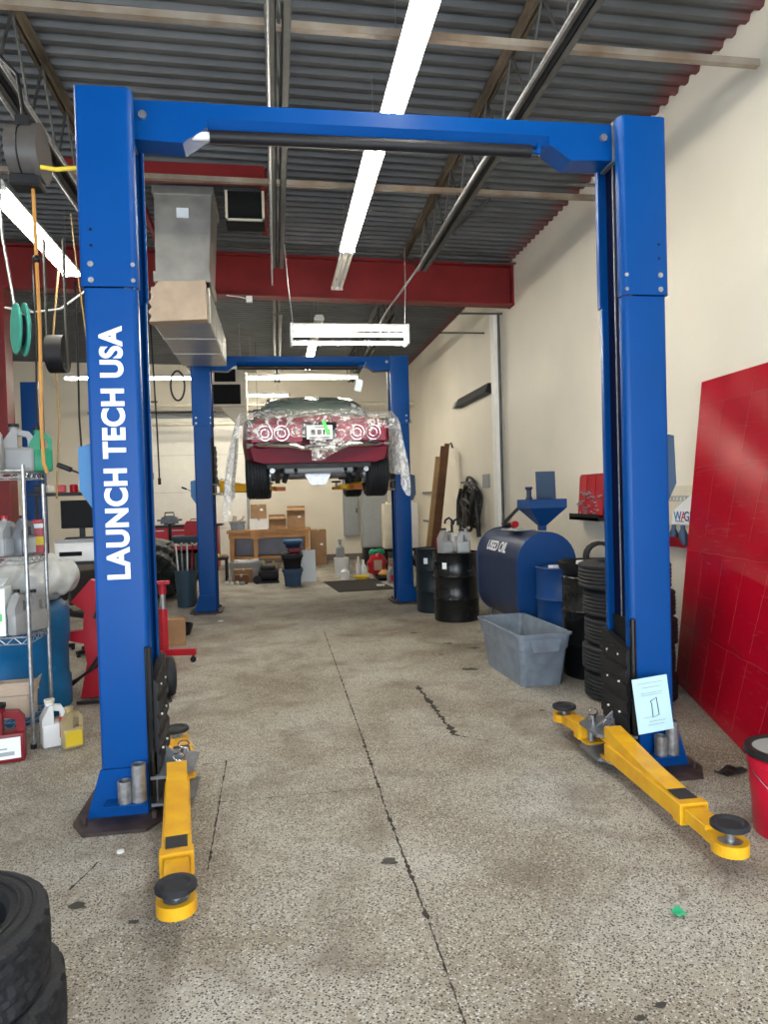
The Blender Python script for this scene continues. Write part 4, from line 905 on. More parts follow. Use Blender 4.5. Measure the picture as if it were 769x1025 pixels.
obj('bin', MB().lathe([(0, 0), (.13, 0), (.17, .55), (.18, .55), (.18, .57), (.165, .57), (.125, .01), (0, .01)], 24, cap=False), 'bincan', tc_)
random.seed(4)
for i, (m, l) in enumerate((('white', 'white handled tool leaning left in the trash can'), ('zinc', 'metal pole in the middle of the trash can'), ('white', 'white handled tool leaning right in the trash can'), ('redp', 'red handled broom in the trash can'))):
    x, y = -.1 + .065 * i, random.uniform(-.06, .06)
    one('long_tool', MB().cyl((x * .7, y * .6, 0), (x * 1.3, y, .95), .012, n=8), m, l, 'tool', (-1.43, 11.3, .015), group='handles in the trash can')
hc = thing('tool_tray', 'red tray of small tools above the trash can', 'tray', (-1.43, 11.62, .0))
obj('stand', MB().box(-.12, .12, -.1, .1, 0, .82), 'black', hc); obj('tray', MB().box(-.19, .19, -.15, .15, .82, .87).box(-.19, .19, -.15, -.14, .82, .93), 'redp', hc)
wt = MB(); random.seed(8)
for i in range(14): wt.rbox((random.uniform(-.14, .14), random.uniform(-.1, .1), .93), (.16, .02, .02), rz=random.uniform(0, 3), ry=random.uniform(-.6, .6))
o_ = obj('small_tools', wt, 'cream', hc); o_['kind'] = 'stuff'

# floor litter near the camera
one('plastic_scrap', MB().sheet(lambda u, v: Vector(((u - .5) * .045, (v - .5) * .05, .012 + .008 * math.sin(5 * u) * math.cos(4 * v))), 4, 4, .001), 'leafgreen', 'small green plastic scrap on the floor at the front right', 'litter', (1.46, 2.47, 0), .4)
for i, (x, y, s, l) in enumerate(((-.77, 3.42, .018, 'white bottle cap on the floor before the left post'), (-.87, 7.48, .02, 'white scrap on the floor right of the red jack'), (-.8, 9.77, .04, 'white paper scrap before the far left post'), (2.24, 5.25 - .52, .012, 'tiny white scrap before the tyre stack'))):
    one('paper_scrap', MB().lathe([(0, 0), (s, 0), (s * .9, .008), (0, .01)], 10, cap=False), 'white', l, 'litter', (x, y, .0))
def blot(pts, c):
    m = MB(); m.bm.faces.new([m.bm.verts.new((x, y, .003)) for x, y in pts]); return m
random.seed(21)
SP_ = [(.44, 3.08, .035), (-.85, 2.99, .035), (-.6, 2.83, .018), (1.71, 6.34, .07), (1.14, 2.04, .02), (1.05, 2.0, .015), (2.0, 7.2, .06), (1.8, 7.5, .05), (2.1, 6.9, .04), (1.6, 7.0, .03), (1.9, 5.0, .02), (2.3, 4.85 - .3, .02), (1.55, 8.2, .05)]
for x, y, s in SP_:
    pts = [(s * random.uniform(.5, 1.2) * math.cos(a) * 1.3, s * random.uniform(.5, 1.1) * math.sin(a)) for a in [i * 2 * PI / 11 for i in range(11)]]
    o = struct('floor_stain', blot(pts, None), 'oilspot'); o.location = (x, y, 0)
one('dark_rag', MB().sheet(lambda u, v: Vector(((u - .5) * .16, (v - .5) * .09, .012 + .012 * math.sin(7 * u) * math.sin(5 * v))), 10, 8, .003), 'black', 'dark rag on the floor beside the foot of the right post', 'rag', (2.5, 3.66, 0), .3)
# ================================================================ THE CAR ON THE FAR LIFT
car = thing('car', 'dark red classic coupe raised on the far lift, seen from behind', 'car', (.52, 8.3, 1.63))
def loft(secs, n=24):
    """secs: (y, half width, z bottom, z shoulder, z top, top half width)"""
    m = MB(); rings = []
    for (y, w, zb, zs, zt, wt) in secs:
        pts = [(-w * .86, zb), (-w * .97, zb + .06), (-w, (zb + zs) / 2), (-w * .985, zs - .02), (-w * .95, zs + .01), (-wt, zt - .02), (-wt * .7, zt), (0, zt + .012)]
        pts = pts + [(-x, z) for x, z in reversed(pts[:-1])]
        rings.append([m.bm.verts.new((x, y, z)) for x, z in pts])
    return m.skin(rings)
body = obj('body', loft([(.06, .80, .46, .86, .9, .7), (.12, .84, .44, .9, .95, .74), (.5, .9, .42, .95, .985, .78), (1.0, .93, .42, .95, 1.0, .78), (1.6, .93, .3, .93, .97, .76), (3.0, .92, .3, .93, .97, .76), (3.4, .93, .35, .93, .96, .76), (4.3, .88, .38, .86, .9, .7), (4.65, .75, .42, .8, .84, .6)]), 'car', car, ang=50)
obj('greenhouse', loft([(.8, .74, .95, .975, 1.0, .7), (1.15, .74, .95, 1.1, 1.18, .66), (1.5, .72, .95, 1.24, 1.33, .6), (1.85, .7, .95, 1.32, 1.42, .55), (2.4, .68, .95, 1.33, 1.43, .52), (2.9, .66, .95, 1.1, 1.15, .56), (3.3, .66, .95, .97, .985, .6)]), 'glass', car, 'dark green tinted glass house', 60)
obj('roof_skin', loft([(1.95, .62, 1.36, 1.39, 1.43, .5), (2.05, .63, 1.37, 1.41, 1.45, .5), (2.3, .63, 1.37, 1.41, 1.45, .5), (2.5, .6, 1.34, 1.385, 1.425, .5)]), 'car', body, ang=60)
tp = obj('tail_panel', MB().prism([(-.78, .66), (.78, .66), (.8, .86), (-.8, .86)], .03, .08), 'carlens', car, 'brighter red tail panel')
for s in (-1, 1):
    for x in (.44, .63):
        c = (s * x, 0)
        obj('tail_light', MB().lathe([(0, 0), (.075, 0), (.085, .015), (.09, .03), (0, .03)], 24, cap=False).mv(Matrix.Translation((s * x, .04, .755)) @ Matrix.Rotation(PI / 2, 4, 'X')), 'carlens', tp)
        obj('light_ring', MB().tube([(s * x + .085 * math.cos(a), .005, .755 + .085 * math.sin(a)) for a in [i * PI / 12 for i in range(24)]], .0045, 6, True).tube([(s * x + .045 * math.cos(a), -.0, .755 + .045 * math.sin(a)) for a in [i * PI / 10 for i in range(20)]], .0035, 6, True), 'chrome', tp)
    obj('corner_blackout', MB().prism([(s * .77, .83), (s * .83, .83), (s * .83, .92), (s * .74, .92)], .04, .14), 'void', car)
lp_ = obj('licence_plate', MB().box(-.15, .15, .0, .025, .68, .84, .004), 'white', car, 'white licence plate')
obj('plate_recess', MB().box(-.2, .2, .02, .05, .66, .88), 'void', car)
obj('plate_print', MB().box(-.1, -.05, -.002, 0, .73, .79).box(-.03, .02, -.002, 0, .73, .79).box(.04, .06, -.002, 0, .73, .79).box(.08, .12, -.002, 0, .73, .79).box(-.12, .12, -.002, 0, .69, .705).box(-.06, .06, -.002, 0, .815, .825), 'printblack', lp_)
obj('green_tag', MB().prism([(.02, .9), (.06, .9), (.13, .74), (.08, .73)], -.006, -.002), 'printgreen', lp_)
bp = MB(); nb = 24; rings = []
for i in range(nb + 1):
    u = -1 + 2 * i / nb; x = u * .85; y0 = -.06 + .16 * abs(u) ** 4; dz = -.05 if abs(u) < .27 else (0 if abs(u) > .36 else -.05 * (.36 - abs(u)) / .09); zt = .665 + dz; zb = .575 + dz * .7 + .02 * abs(u) ** 3
    rings.append([bp.bm.verts.new((x, y0 + o, z)) for o, z in ((.03, zt), (.0, zt - .02), (-.012, (zt + zb) / 2), (.0, zb + .02), (.03, zb), (.07, zb), (.07, zt))])
obj('bumper', bp.skin(rings), 'chrome', car, 'chrome rear bumper')
obj('valance', MB().prism([(-.8, .58), (.8, .58), (.76, .44), (.66, .41), (-.66, .41), (-.76, .44)], .02, .2), 'car', car)
obj('floor_pan', MB().box(-.62, .62, .25, 4.3, .36, .42).box(-.3, -.26, .3, 3, .3, .37).box(.3, .34, .3, 3, .3, .37), 'under', car)
obj('fuel_tank', MB().box(-.42, .42, .3, .62, .3, .37, .02), 'greypanel', car)
ax_ = obj('rear_axle', MB().cyl((-.62, .78, .3), (.62, .78, .3), .042).ball((0, .78, .28), .14, (1, 1, .9)), 'greysteel', car)
obj('differential_cover', MB().prism([(-.12, .36), (.12, .36), (.16, .28), (.09, .16), (-.09, .16), (-.16, .28)], .62, .66), 'zinc', ax_)
for s in (-1, 1):
    obj('leaf_spring', MB().prism([(.3, .37), (.78, .22), (1.4, .36), (1.4, .34), (.78, .19), (.3, .35)], s * .5 - .03, s * .5 + .03, 'x'), 'under', car)
    obj('shock_absorber', MB().cyl((s * .42, .7, .2), (s * .34, .62, .45), .032), 'black', car)
    obj('tailpipe', MB().tube([(s * .56, .2, .33), (s * .54, .5, .33), (s * .5, .8, .42), (s * .45, 1.4, .34)], .032), 'zinc', car)
    obj('brake_plate', MB().cyl((s * .58, .78, .3), (s * .66, .78, .3), .13, n=20), 'zinc', car)
    obj('exhaust_flange', MB().rbox((s * .48, .66, .12), (.12, .1, .05), rz=.4), 'orange', car, 'rusty bracket')
    for yy, nm in ((.78, 'rear'), (3.55, 'front')):
        w = .29
        tmx = Matrix.Translation((s * .745, yy, .33)) @ Matrix.Rotation(PI / 2, 4, 'Y')
        prof_ = [(.19, -w / 2 + .02), (.24, -w / 2), (.3, -w / 2 + .005), (.325, -w / 2 + .03)] + sum([[(.33, -w / 2 + .035 + i * .037), (.33, -w / 2 + .06 + i * .037), (.322, -w / 2 + .063 + i * .037), (.322, -w / 2 + .068 + i * .037)] for i in range(6)], []) + [(.325, w / 2 - .03), (.3, w / 2 - .005), (.24, w / 2), (.19, w / 2 - .02)]
        t_ = obj('tyre', MB().lathe(prof_, 44, closed=True).mv(tmx), 'rubber', car)
        obj('wheel_rim', MB().lathe([(0, s * .04), (.06, s * .06), (.15, s * .03), (.195, s * .1), (.195, -.1), (0, -.08)], 24, cap=False).mv(tmx), 'chrome', t_)
# clear sheet draped over the trunk, rear window and flanks
random.seed(2)
def top_z(y):
    pts = [(-.04, .74), (.06, .92), (.5, 1.02), (.8, 1.03), (1.15, 1.2), (1.5, 1.35), (2.0, 1.47)]
    for (a, za), (b, zb) in zip(pts, pts[1:]):
        if a <= y <= b: return za + (zb - za) * (y - a) / (b - a)
    return pts[0][1] if y < 0 else pts[-1][1]
def filmf(u, v):
    x = -1.06 + 2.12 * u; y = -.09 + 1.1 * v
    lim = .93; a = abs(x)
    wr_ = .014 * math.sin(23 * u + 9 * v) + .012 * math.sin(31 * v - 14 * u) + .01 * math.sin(47 * u)
    house = max(0.0, 1 - max(0, a - .68) / .14)
    zt = min(top_z(y), 1.03) + max(0, top_z(y) - 1.03) * house + .03
    if y < 0: zt = min(zt, .86)
    if a > lim:
        k = (a - lim) / .13
        sw_ = .045 * math.sin(24 * v + 2 * k) * min(1, 2 * k); return Vector((math.copysign(lim + .03 + (.13 if x < 0 else .05) * min(1, k * 1.2) + sw_, x), y + .08 * k + wr_, zt - .04 - (1.0 if x < 0 else .72) * k ** 1.1 + wr_))
    drop = 0
    if v < .1: drop = (.1 - v) / .1 * (.34 * max(0, math.sin(PI * (u * 1.25 + .0))) if u > .45 else .08)
    return Vector((x, y + wr_, zt - drop + wr_))
fm = one('plastic_sheet', MB().grid(lambda u, v: filmf(.063 + .874 * u, v), 72, 40), 'film', 'clear crumpled plastic sheet draped over the back of the raised car', 'sheet', (.52, 8.3, 1.63))
for nm_, u0 in (('left', 0), ('right', .935)): obj('side_drape', MB().grid(lambda u, v: filmf(u0 + .065 * u, v), 18, 60), 'filmfold', fm, 'whiter folded drape hanging down the car side')
sd = one('paper_tag', MB().box(-.05, .05, -.002, .002, 0, .17), 'paper', 'white tag hanging above the roof of the raised car', 'tag', (1.2, 10.2, 3.15), 0, None, 0, .25)
obj('tag_string', MB().cyl((0, 0, .16), (.05, .3, .5), .003, n=5), 'cordw', sd)

# ================================================================ BACK OF THE SHOP
wb = thing('workbench', 'wooden workbench against the rear wall with boxes on it', 'workbench', (-.18, 17.0, 0))
obj('top', MB().box(-.98, .95, -.4, .38, .86, .93), 'wood', wb); obj('apron', MB().box(-.94, .9, -.37, -.33, .74, .86), 'wood', wb)
for x in (-.92, -.38, .8):
    lg = obj('leg', MB().box(x, x + .1, -.38, -.28, 0, .86), 'wood', wb)
    if x > -.5: obj('corner_brace', MB().prism([(x - .02, .78), (x + .05, .78), (x - .26 + .05, .86), (x - .3, .86)], -.36, -.32), 'wood', lg)
for x in (-.92, .8): obj('leg', MB().box(x, x + .1, .25, .35, 0, .86), 'wood', wb)
obj('head_block', MB().box(-.44, -.2, -.42, -.37, .72, .9), 'wood', wb)
obj('lower_rail', MB().box(-.9, .88, -.3, .3, .26, .3), 'wood', wb)
obj('back_panel', MB().box(-.9, .85, .3, .34, .28, .86), 'bluepanel', wb, 'blue grey back panel')
def carton(loc, s, label, m='card', rz=0, lab=None, open_=False):
    t = thing('cardboard_box', label, 'box', loc, rz)
    w, d_, h_ = s
    obj('carton', MB().box(-w / 2, w / 2, -d_ / 2, d_ / 2, 0, h_, .004), m, t)
    obj('tape', MB().box(-.025, .025, -d_ / 2 - .001, d_ / 2 + .001, h_ - .04, h_ + .0015), 'cardlt', t)
    if lab: obj('label_panel', MB().box(w * .1, w * .1 + .07, -d_ / 2 - .003, -d_ / 2, h_ * .55, h_ * .55 + .05), 'paper', t)
    if open_: obj('flap', MB().rbox((0, -d_ / 2 - .05, h_ + .01), (w, .12, .006), rx=.5).rbox((0, d_ / 2, h_ + .04), (w, .006, .08)), m, t)
    return t
carton((-.43, 16.92, .932), (.42, .36, .25), 'white printed file box on the wooden workbench', 'white', 0, None)
carton((-.43, 16.95, 1.186), (.36, .3, .33), 'brown cardboard box standing on the white file box', 'card', 0, 1)
carton((.0, 16.95, .932), (.38, .34, .25), 'low brown cardboard box in the middle of the workbench', 'card', .05, None, True)
carton((.44, 16.95, .932), (.42, .36, .44), 'tall open brown box at the right end of the workbench', 'card', -.03, 1, True)
carton((.98, 17.55, 0), (.38, .4, .86), 'tall brown cardboard box on the floor right of the workbench', 'card', 0, 1, False)
gb = thing('parts_bin', 'blue grey bin of tools at the left end of the workbench', 'bin', (-.92, 16.95, .932))
obj('bin', tote_mb(.3, .26, .36, .3, .2), 'totegrey', gb)
o_ = obj('tools', MB().rbox((-.08, 0, .2), (.08, .08, .26), rz=.3, ry=.2).rbox((.06, .02, .22), (.16, .05, .05), ry=-.4).cyl((0, 0, .1), (.15, 0, .32), .02), 'cardlt', gb)
# totes and goods standing in the middle
def lidtote(loc, w, l, h_, m, lm, label, rz=0):
    t = thing('storage_tote', label, 'tote', loc, rz)
    obj('body', tote_mb(w * .84, l * .84, w, l, h_), m, t); obj('lid', MB().box(-w / 2 - .025, w / 2 + .025, -l / 2 - .025, l / 2 + .025, h_, h_ + .045, .012), lm, t); return t
lidtote((.25, 13.45, 0), .34, .5, .28, 'toteblue', 'toteblue', 'blue grey tote at the bottom of the stack before the workbench')
lidtote((.25, 13.45, .326), .36, .52, .23, 'black', 'black', 'black lidded tote on top of the blue grey tote')
lidtote((.3, 13.45, .602), .22, .34, .06, 'maroon', 'maroon', 'flat dark red case on the black tote')
lidtote((.27, 13.45, .708), .3, .36, .1, 'tankblue', 'polyblue', 'blue topped case, topmost of the tote stack')
one('white_board', MB().rbox((0, 0, .31), (.3, .02, .62), rx=-.08), 'paper', 'pale white panel leaning beside the tote stack', 'panel', (.56, 13.85, .002))
cp = thing('air_compressor', 'small black portable compressor on the floor left of the tote stack', 'compressor', (-.2, 14.0, 0))
obj('tank', MB().lathe([(0, -.2), (.1, -.19), (.13, -.14), (.13, .14), (.1, .19), (0, .2)], 24, cap=False).mv(Matrix.Translation((0, 0, .16)) @ Matrix.Rotation(PI / 2, 4, 'Y')), 'black', cp)
obj('motor', MB().box(-.16, .14, -.09, .09, .26, .34, .02), 'black', cp); obj('wheel', MB().cyl((-.22, -.16, .08), (-.22, -.12, .08), .08, n=18), 'rubber', cp); obj('gauge', MB().cyl((-.08, 0, .34), (-.08, 0, .42), .03).cyl((.1, 0, .34), (.1, 0, .42), .025), 'gold', cp); obj('foot', MB().box(-.2, .2, -.1, .1, 0, .04), 'black', cp)
cl = thing('storage_tote', 'clear grey tote of parts on the floor at the left of the compressor', 'tote', (-.65, 14.75, 0)); obj('body', tote_mb(.6, .4, .66, .46, .36), 'greypanel', cl)
o_ = obj('parts', MB().rbox((-.1, 0, .36), (.2, .1, .06), rz=.5).rbox((.12, 0, .38), (.26, .1, .05), ry=-.2).rbox((-.2, .05, .37), (.1, .15, .07)), 'white', cl)
carton((-.7, 14.35, 0), (.36, .28, .26), 'brown cardboard box before the clear tote', 'card', .1)
carton((-.72, 14.02, 0), (.24, .18, .18), 'small reddish brown carton in front of the brown box', 'plank', -.05)
dt = thing('side_table', 'low black table with a bright cloth heap by the far left post', 'table', (-1.24, 14.9, 0))
obj('top', MB().box(-.22, .22, -.2, .2, .42, .46), 'black', dt)
for x in (-.2, .16):
    for y in (-.18, .14): obj('leg', MB().box(x, x + .04, y, y + .04, 0, .42), 'black', dt)
random.seed(6)
for i, (m, l) in enumerate((('hoseorange', 'orange rag in the heap on the low black table'), ('yelbox', 'yellow rag in the heap on the low black table'), ('cardlt', 'pale rag in the heap on the low black table'))):
    one('rag', MB().ball((0, 0, .043), 0.072, (1, .8, .6)), m, l, 'rag', (-1.39 + .15 * i, 14.86, .46))
for i in range(4): one('fallen_part', MB().rbox((0, 0, .04), (.09, .05, .06), rz=i, bev=.01), ['white', 'cream', 'white', 'greypanel'][i], 'small pale part lying on the floor by the far left post', 'part', (-1.0 + .1 * i, 13.9 - .15 * (i % 2), .0), group='small parts on the floor')
# bucket, canister, mat, bags
wbk = thing('bucket', 'white plastic bucket near the rear wall with a bottle above it', 'bucket', (1.28, 14.55, 0))
obj('pail', MB().lathe([(0, 0), (.13, 0), (.155, .36), (.16, .38), (.15, .38), (.125, .01), (0, .01)], 28, cap=False), 'white', wbk); obj('lid', MB().lathe([(0, .375), (.15, .375), (.15, .39), (0, .39)], 28, cap=False), 'white', wbk)
one('plastic_bottle', MB().lathe([(0, 0), (.08, 0), (.09, .02), (.085, .2), (.03, .26), (.03, .34), (.04, .34), (.04, .37), (0, .37)], 20, cap=False), 'greypanel', 'grey translucent bottle standing on the white bucket', 'bottle', (1.26, 14.55, .392))
one('canister', MB().lathe([(0, 0), (.09, 0), (.09, .15), (.04, .2), (.03, .26), (0, .26)], 18, cap=False), 'white', 'small white canister before the white bucket', 'canister', (1.3, 14.05, 0))
for i, (x, y, h_, m, l) in enumerate(((1.62, 14.5, .4, 'white', 'white bottle between the bucket and the red bag'), (1.74, 14.62, .32, 'paper', 'pale bottle just left of the red bag'), (1.5, 15.0, .3, 'greypanel', 'grey bottle behind the white bucket'))):
    one('bottle', MB().lathe([(0, 0), (.05, 0), (.05, h_ * .6), (.02, h_ * .75), (.02, h_), (0, h_)], 16, cap=False), m, l, 'bottle', (x, y, 0))
one('yellow_tray', MB().lathe([(0, 0), (.13, 0), (.16, .06), (.15, .06), (.12, .01), (0, .01)], 20, cap=False), 'yelbox', 'small yellow bowl on the floor by the mat', 'bowl', (1.62, 13.98, 0))
rm = MB().box(-.5, .5, -.8, .8, 0, .012)
for i in range(12): rm.box(-.49, .49, -.77 + i * .13, -.74 + i * .13, .012, .018)
one('rubber_mat', rm, mat('mat_brown', (.05, .042, .034), .8, var=.3), 'dark rubber mat on the floor between the far lift posts', 'mat', (1.42, 12.95, .0), .1)
rbg = thing('red_bag', 'red shop bag stuffed with rags standing by the far right post', 'bag', (1.98, 14.3, 0))
mb = MB(); bmesh.ops.create_icosphere(mb.bm, subdivisions=4, radius=1)
for v_ in mb.bm.verts: v_.co = Vector((v_.co.x * .2 * (1 + .1 * math.sin(9 * v_.co.z)), v_.co.y * .16, max(0, .24 + v_.co.z * .26 + .02 * math.sin(9 * v_.co.x))))
obj('sack', mb, 'redp', rbg); obj('print_patch', MB().rbox((0, -.155, .24), (.16, .01, .2)), 'cardlt', rbg); obj('rag_top', MB().ball((.05, 0, .5), .1, (1.2, .8, .7)).ball((-.08, 0, .48), .08), 'greenp', rbg)
tr = thing('drip_tray', 'long black drip tray on the floor beside the rubber mat', 'tray', (2.15, 13.75, 0)); obj('tray', tote_mb(.5, .6, .55, .66, .07), 'black', tr)
one('orange_disc', MB().lathe([(0, 0), (.11, 0), (.12, .03), (.05, .1), (0, .1)], 20, cap=False), 'hoseorange', 'orange funnel lying on the black drip tray', 'funnel', (2.05, 13.82, .072))
jug((2.13, 13.1, 0), 'grey and pink jug on the floor beside the far right post', 'silverbottle', .2, .24, .15, .34, labm='printred', cap='redp')
one('mat_scrap', MB().rbox((0, 0, .01), (.14, .1, .02)), 'white', 'white scrap lying at the corner of the rubber mat', 'litter', (1.8, 12.6, .019))
# electrical panel, cabinet, white sheets on stand
ep = thing('breaker_box', 'tall grey electrical panel on the rear wall', 'electrical panel', (1.9, YB - .001, .62))
obj('cabinet', MB().box(-.2, .2, -.14, 0, 0, 1.5, .008), 'greypanel', ep); obj('door', MB().box(-.17, .17, -.15, -.14, .05, 1.45, .004), 'greypanel', ep); obj('latch', MB().box(.12, .15, -.165, -.15, .6, .72), 'black', ep); obj('conduit', MB().cyl((0, -.06, 1.5), (0, -.06, 3.2), .03), 'greypanel', ep)
gc = thing('grey_cabinet', 'tall pale grey steel cabinet in the back right corner', 'cabinet', (2.3, 16.9, 0))
obj('body', MB().box(-.3, .3, -.25, .25, .42, 1.92, .01), 'greypanel', gc); obj('door', MB().box(-.28, .28, -.262, -.25, .45, 1.88, .004), 'greypanel', gc); obj('handle', MB().box(.2, .23, -.29, -.262, 1.0, 1.15), 'black', gc); obj('plinth', MB().box(-.28, .28, -.23, .23, 0, .42), 'black', gc)
ws = thing('tote_rack', 'black stand holding white plastic tanks in the back right corner', 'stand', (2.68, 15.4, 0))
obj('frame', MB().box(-.42, .4, -.3, -.26, .42, .47).box(-.42, .4, .26, .3, .42, .47).box(-.42, -.37, -.3, .3, .42, .47).box(.35, .4, -.3, .3, .42, .47).box(-.42, .4, -.3, .3, .46, .48), 'black', ws)
for x in (-.4, .34):
    for y in (-.28, .24): obj('leg', MB().box(x, x + .05, y, y + .05, 0, .43), 'black', ws)
for i in range(3): one('white_tank', MB().box(-.12, .12, -.22, .22, 0, .98, .03, 2).cyl((0, 0, .98), (0, 0, 1.02), .05), ['cream', 'white', 'white'][i], ['cream ribbed tank at the left on the black stand', 'white plastic tank in the middle of the black stand', 'white plastic tank at the right on the black stand'][i], 'tank', (2.41 + .255 * i, 15.4, .482), group='tanks on the black stand')
vl = thing('wall_vent', 'dark ribbed vent unit mounted high on the right wall behind the white pillar', 'vent', (WX, 11.95, 3.24))
obj('ribbed_face', MB().prism([(-.12, 0), (0, -.02), (0, .14), (-.06, .14)], -1.0, .95), 'black', vl); rbm = MB()
for i in range(24): rbm.prism([(-.127, -.004), (0, -.026), (0, .144), (-.064, .144)], -.98 + i * .08, -.95 + i * .08)
obj('ribs', rbm, 'joist', vl); obj('end_cap', MB().prism([(-.1, .01), (0, .0), (0, .13), (-.05, .13)], .95, 1.2), 'greypanel', vl)
one('wall_rail', MB().box(-.05, 0, -.8, .8, 0, .05), 'greysteel', 'grey rail on the right wall behind the far lift post', 'rail', (WX - .001, 15.6, 1.65)); one('wall_rail', MB().box(-.05, 0, -.8, .8, 0, .05), 'greysteel', 'lower grey rail on the right wall behind the planks', 'rail', (WX - .001, 15.6, 1.0))
# planks and wheel by the right wall
for i, (dx, m, h_, l) in enumerate(((0, 'planklt', 2.35, 'pale plank at the left, leaning on the right wall'), (.11, 'plank', 2.55, 'dark brown plank in the middle, leaning on the right wall'), (.21, 'plank', 2.6, 'dark brown plank at the right, leaning on the right wall'))):
    one('plank', MB().box(-.045, .045, -.02, .02, 0, h_), m, l, 'plank', (2.72 + dx * .9, 13.1 + .05 * i, .012), 0, 'planks leaning on the right wall', 0, .135 - .003 * i)
one('bent_rod', MB().tube([(0, 0, 0), (.3, .1, 2.4), (.36, .1, 2.55), (.42, .1, 2.6), (.45, .1, 2.5)], .018), 'black', 'black rod with hooked top behind the planks', 'rod', (2.95, 13.3, 0.02))
sw = thing('tyre', 'black tyre with chrome rim leaning behind the dark teal drum', 'wheel', (2.18, 11.35, .32), .5)
obj('tyre', MB().lathe([(.2, -.08), (.24, -.1), (.3, -.09), (.325, -.05), (.325, .05), (.3, .09), (.24, .1), (.2, .08)], 36, closed=True).mv(tm), 'rubber', sw)
obj('rim', MB().lathe([(0, .03), (.05, .05), (.16, .02), (.205, .07), (.205, -.07), (0, -.05)], 28, cap=False).mv(tm), 'chrome', sw)
# tool chest, grinder, red box at the back left
tcx = thing('tool_chest', 'wide red tool chest with black top by the rear roll door', 'tool chest', (-2.1, 16.9, 0))
obj('body', MB().box(-.95, .75, -.3, .3, .1, 1.06, .008), 'redp', tcx); obj('top', MB().box(-1.0, .85, -.34, .34, 1.06, 1.1), 'black', tcx); obj('plinth', MB().box(-.9, .7, -.25, .25, 0, .1), 'black', tcx)
for i, x in enumerate((-.92, -.36, .2)):
    for k in range(4):
        dr = obj('drawer', MB().box(x, x + .53, -.315, -.3, .14 + .225 * k, .35 + .225 * k, .004), 'redp', tcx)
        obj('handle', MB().box(x + .05, x + .48, -.33, -.315, .3 + .225 * k, .32 + .225 * k), 'zinc', dr)
ct = thing('grey_cart', 'dark grey shop cart under the red toolbox', 'cart', (-1.85, 15.3, 0)); obj('body', MB().box(-.32, .36, -.25, .25, .1, .92, .01), 'bincan', ct); obj('plinth', MB().box(-.28, .3, -.2, .2, 0, .1), 'black', ct)
rb = thing('toolbox', 'red steel toolbox on the grey cart left of the far post', 'toolbox', (-1.72, 15.3, .922)); obj('body', MB().box(-.2, .22, -.13, .13, 0, .22, .008), 'redp', rb); obj('lid', MB().prism([(-.2, .22), (.22, .22), (.17, .3), (-.15, .3)], -.13, .13), 'redp', rb); obj('handle', MB().tube([(-.08, 0, .3), (-.07, 0, .34), (.09, 0, .34), (.1, 0, .3)], .01), 'black', rb)
gd = thing('bench_grinder', 'grey bench grinder with loop handle on a slim pedestal', 'grinder', (-2.12, 14.6, 0))
obj('pedestal', MB().cyl((0, 0, .02), (0, 0, 1.2), .035).cyl((0, 0, 0), (0, 0, .02), .16).box(-.1, .1, -.08, .08, 1.18, 1.2), 'black', gd); obj('motor', MB().prism([(-.17, 1.2), (.17, 1.2), (.15, 1.32), (.08, 1.36), (-.08, 1.36), (-.15, 1.32)], -.08, .08), 'greysteel', gd); obj('loop_handle', MB().tube([(-.09, 0, 1.34), (-.08, 0, 1.42), (.08, 0, 1.42), (.09, 0, 1.34)], .014), 'black', gd); obj('side_arm', MB().cyl((-.24, 0, 1.27), (.24, 0, 1.27), .02), 'greysteel', gd)
# unit heaters, rails, cords at the rear
uh = thing('unit_heater', 'cream unit heater with two black louvred faces near the rear', 'heater', (-.78, 13.0, 3.3))
obj('casing', MB().box(-.3, .3, .0, .7, .0, .85, .01).prism([(-.16, 0), (.3, 0), (.3, -.28), (.1, -.28)], .05, .6), 'cream', uh)
obj('louvre_face', MB().box(-.3, .2, -.02, .0, .05, .4).box(-.25, .12, -.02, .0, .45, .8), 'void', uh); obj('hanger', MB().cyl((-.2, .3, .85), (-.2, .3, 1.55), .008, n=6).cyl((.2, .3, .85), (.2, .3, 1.55), .008, n=6), 'zinc', uh)
for i, (z, y, l) in enumerate(((3.92, 17.4, 'upper cream pipe running across the rear of the shop'), (3.5, 17.7, 'lower cream pipe running across the rear of the shop'))): one('overhead_pipe', MB().cyl((-4.2, 0, 0), (WX, 0, 0), .045), 'cream', l, 'pipe', (0, y, z), group='pipes across the rear')
one('wall_pipe', MB().cyl((-3.0, 0, 0), (1.8, 0, 0), .03), 'greysteel', 'grey pipe above the roll door on the rear wall', 'pipe', (-1.5, YB - .14, 3.86))
for i, (x, l) in enumerate(((-2.22, 'tan drop cord hanging left of the far lift post'), (-2.1, 'black drop cord hanging left of the far lift post'))):
    t = thing('drop_cable', l, 'cord', (x, 13.4, 2.05 - .1 * i), 0, 'drop cords at the back'); obj('cable', MB().tube([(0, 0, .1), (-.03 + .02 * i, 0, 1.0), (-.06, 0, 2.9)], .014), 'cordy' if i == 0 else 'cord', t); obj('plug', MB().cyl((0, 0, 0), (0, 0, .12), .028), 'gold' if i == 0 else 'black', t)
one('cross_bar', MB().box(-.14, .14, -.02, .02, 0, .03).cyl((0, 0, .0), (0, 0, 1.51), .008), 'joist', 'small grey hanging bar behind the drop cords', 'bar', (-2.35, 14.2, 3.55))
one('cable_loop', MB().tube([(.1 * math.cos(a), .0, .22 * math.sin(a)) for a in [i * PI / 10 for i in range(20)]], .014, 6, True), 'cord', 'black cable coil hanging just left of the far left post', 'cable', (-1.4, 10.9, 3.35))
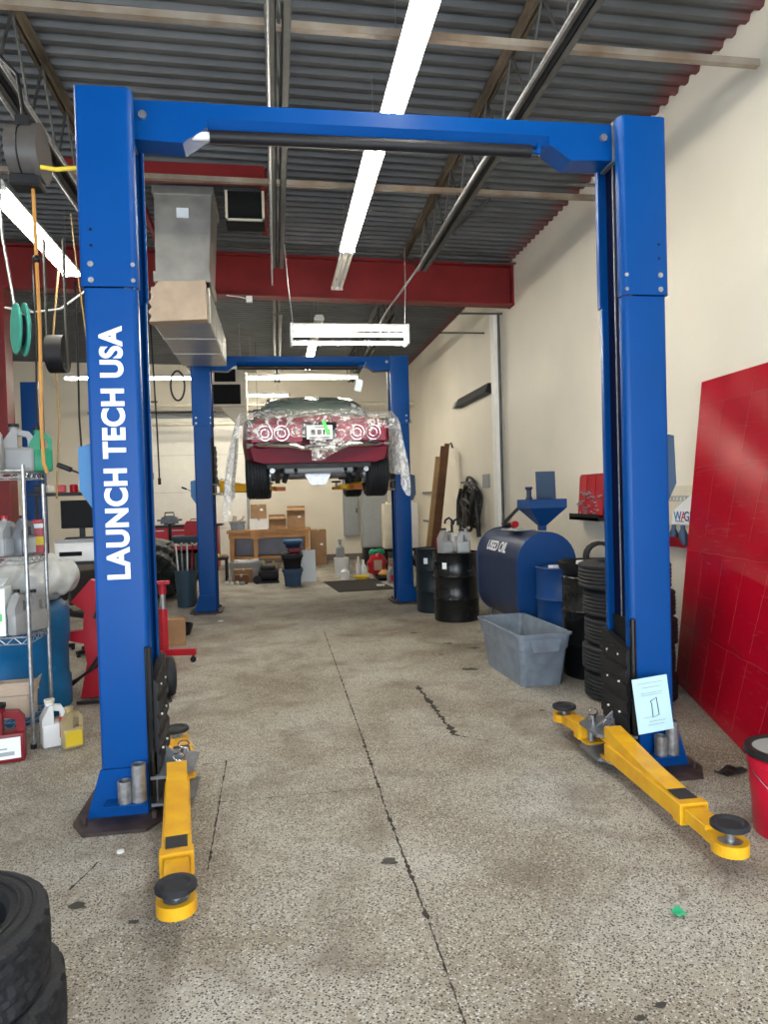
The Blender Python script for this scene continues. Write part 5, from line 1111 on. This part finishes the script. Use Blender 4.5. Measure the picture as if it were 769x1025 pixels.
one('speaker', MB().box(-.09, .09, -.08, .08, 0, .26, .02).cyl((0, 0, .25), (0, 0, 1.7), .004, n=6), 'black', 'small black speaker hanging near the rear left of the car', 'speaker', (-.35, 15.5, 3.3))
one('ceiling_bell', MB().lathe([(0, 0), (.1, 0), (.12, .05), (.05, .12), (0, .12)], 18, cap=False), 'cream', 'cream bell shaped lamp under the far crossbeam', 'lamp', (-.38, 12.0, 3.75))
one('junction_box', MB().box(-.04, .04, -.03, .03, 0, .08).tube([(-.0, 0, .04), (-.12, 0, .07), (-.3, 0, .09)], .006), 'white', 'small white junction box below the red girder', 'box', (-.28, 9.75, 4.28))

# ================================================================ DAYLIGHT, CAMERA
w = bpy.data.worlds.new('World'); sc.world = w; w.use_nodes = True
bg_ = w.node_tree.nodes['Background']; bg_.inputs[0].default_value = (0.84, 0.93, 1.03, 1); bg_.inputs[1].default_value = 5.0
for x, wd in ((.43, 5.2), (-4.95, 4.1)):
    L_ = bpy.data.lights.new('door_portal', 'AREA'); L_.shape = 'RECTANGLE'; L_.size = wd; L_.size_y = 3.28
    L_.cycles.is_portal = True
    lo = bpy.data.objects.new('door_portal', L_); COL.objects.link(lo); lo.location = (x, Y0 - .1, 1.65); lo.rotation_euler = (PI / 2, 0, PI)
    lo.rotation_euler = Vector((0, 1, 0)).to_track_quat('-Z', 'Z').to_euler()

cd = bpy.data.cameras.new('camera'); co = bpy.data.objects.new('camera', cd); COL.objects.link(co)
cx = Vector((0.98832676, -0.14967957, -0.02839433)); cy = Vector((-0.03134711, -0.0174046, -0.99935701)); cz = Vector((0.14908914, 0.98858136, -0.02189346))
# image right, image down and viewing direction, in the room's axes
co.matrix_world = Matrix(((cx.x, -cy.x, -cz.x, 0), (cx.y, -cy.y, -cz.y, 0), (cx.z, -cy.z, -cz.z, 1.62), (0, 0, 0, 1)))
cd.sensor_fit = 'HORIZONTAL'; cd.sensor_width = 36; cd.lens = 36 * 710 / 769; cd.clip_start = .05; cd.clip_end = 100
sc.camera = co
sc.view_settings.view_transform = 'Standard'; sc.view_settings.look = 'None'; sc.view_settings.gamma = 1; sc.view_settings.use_curve_mapping = False
sc.view_settings.exposure = 0.76
sc.cycles.use_denoising = True; sc.cycles.max_bounces = 8; sc.cycles.diffuse_bounces = 5; sc.cycles.transparent_max_bounces = 12
sc.cycles.sample_clamp_indirect = 6
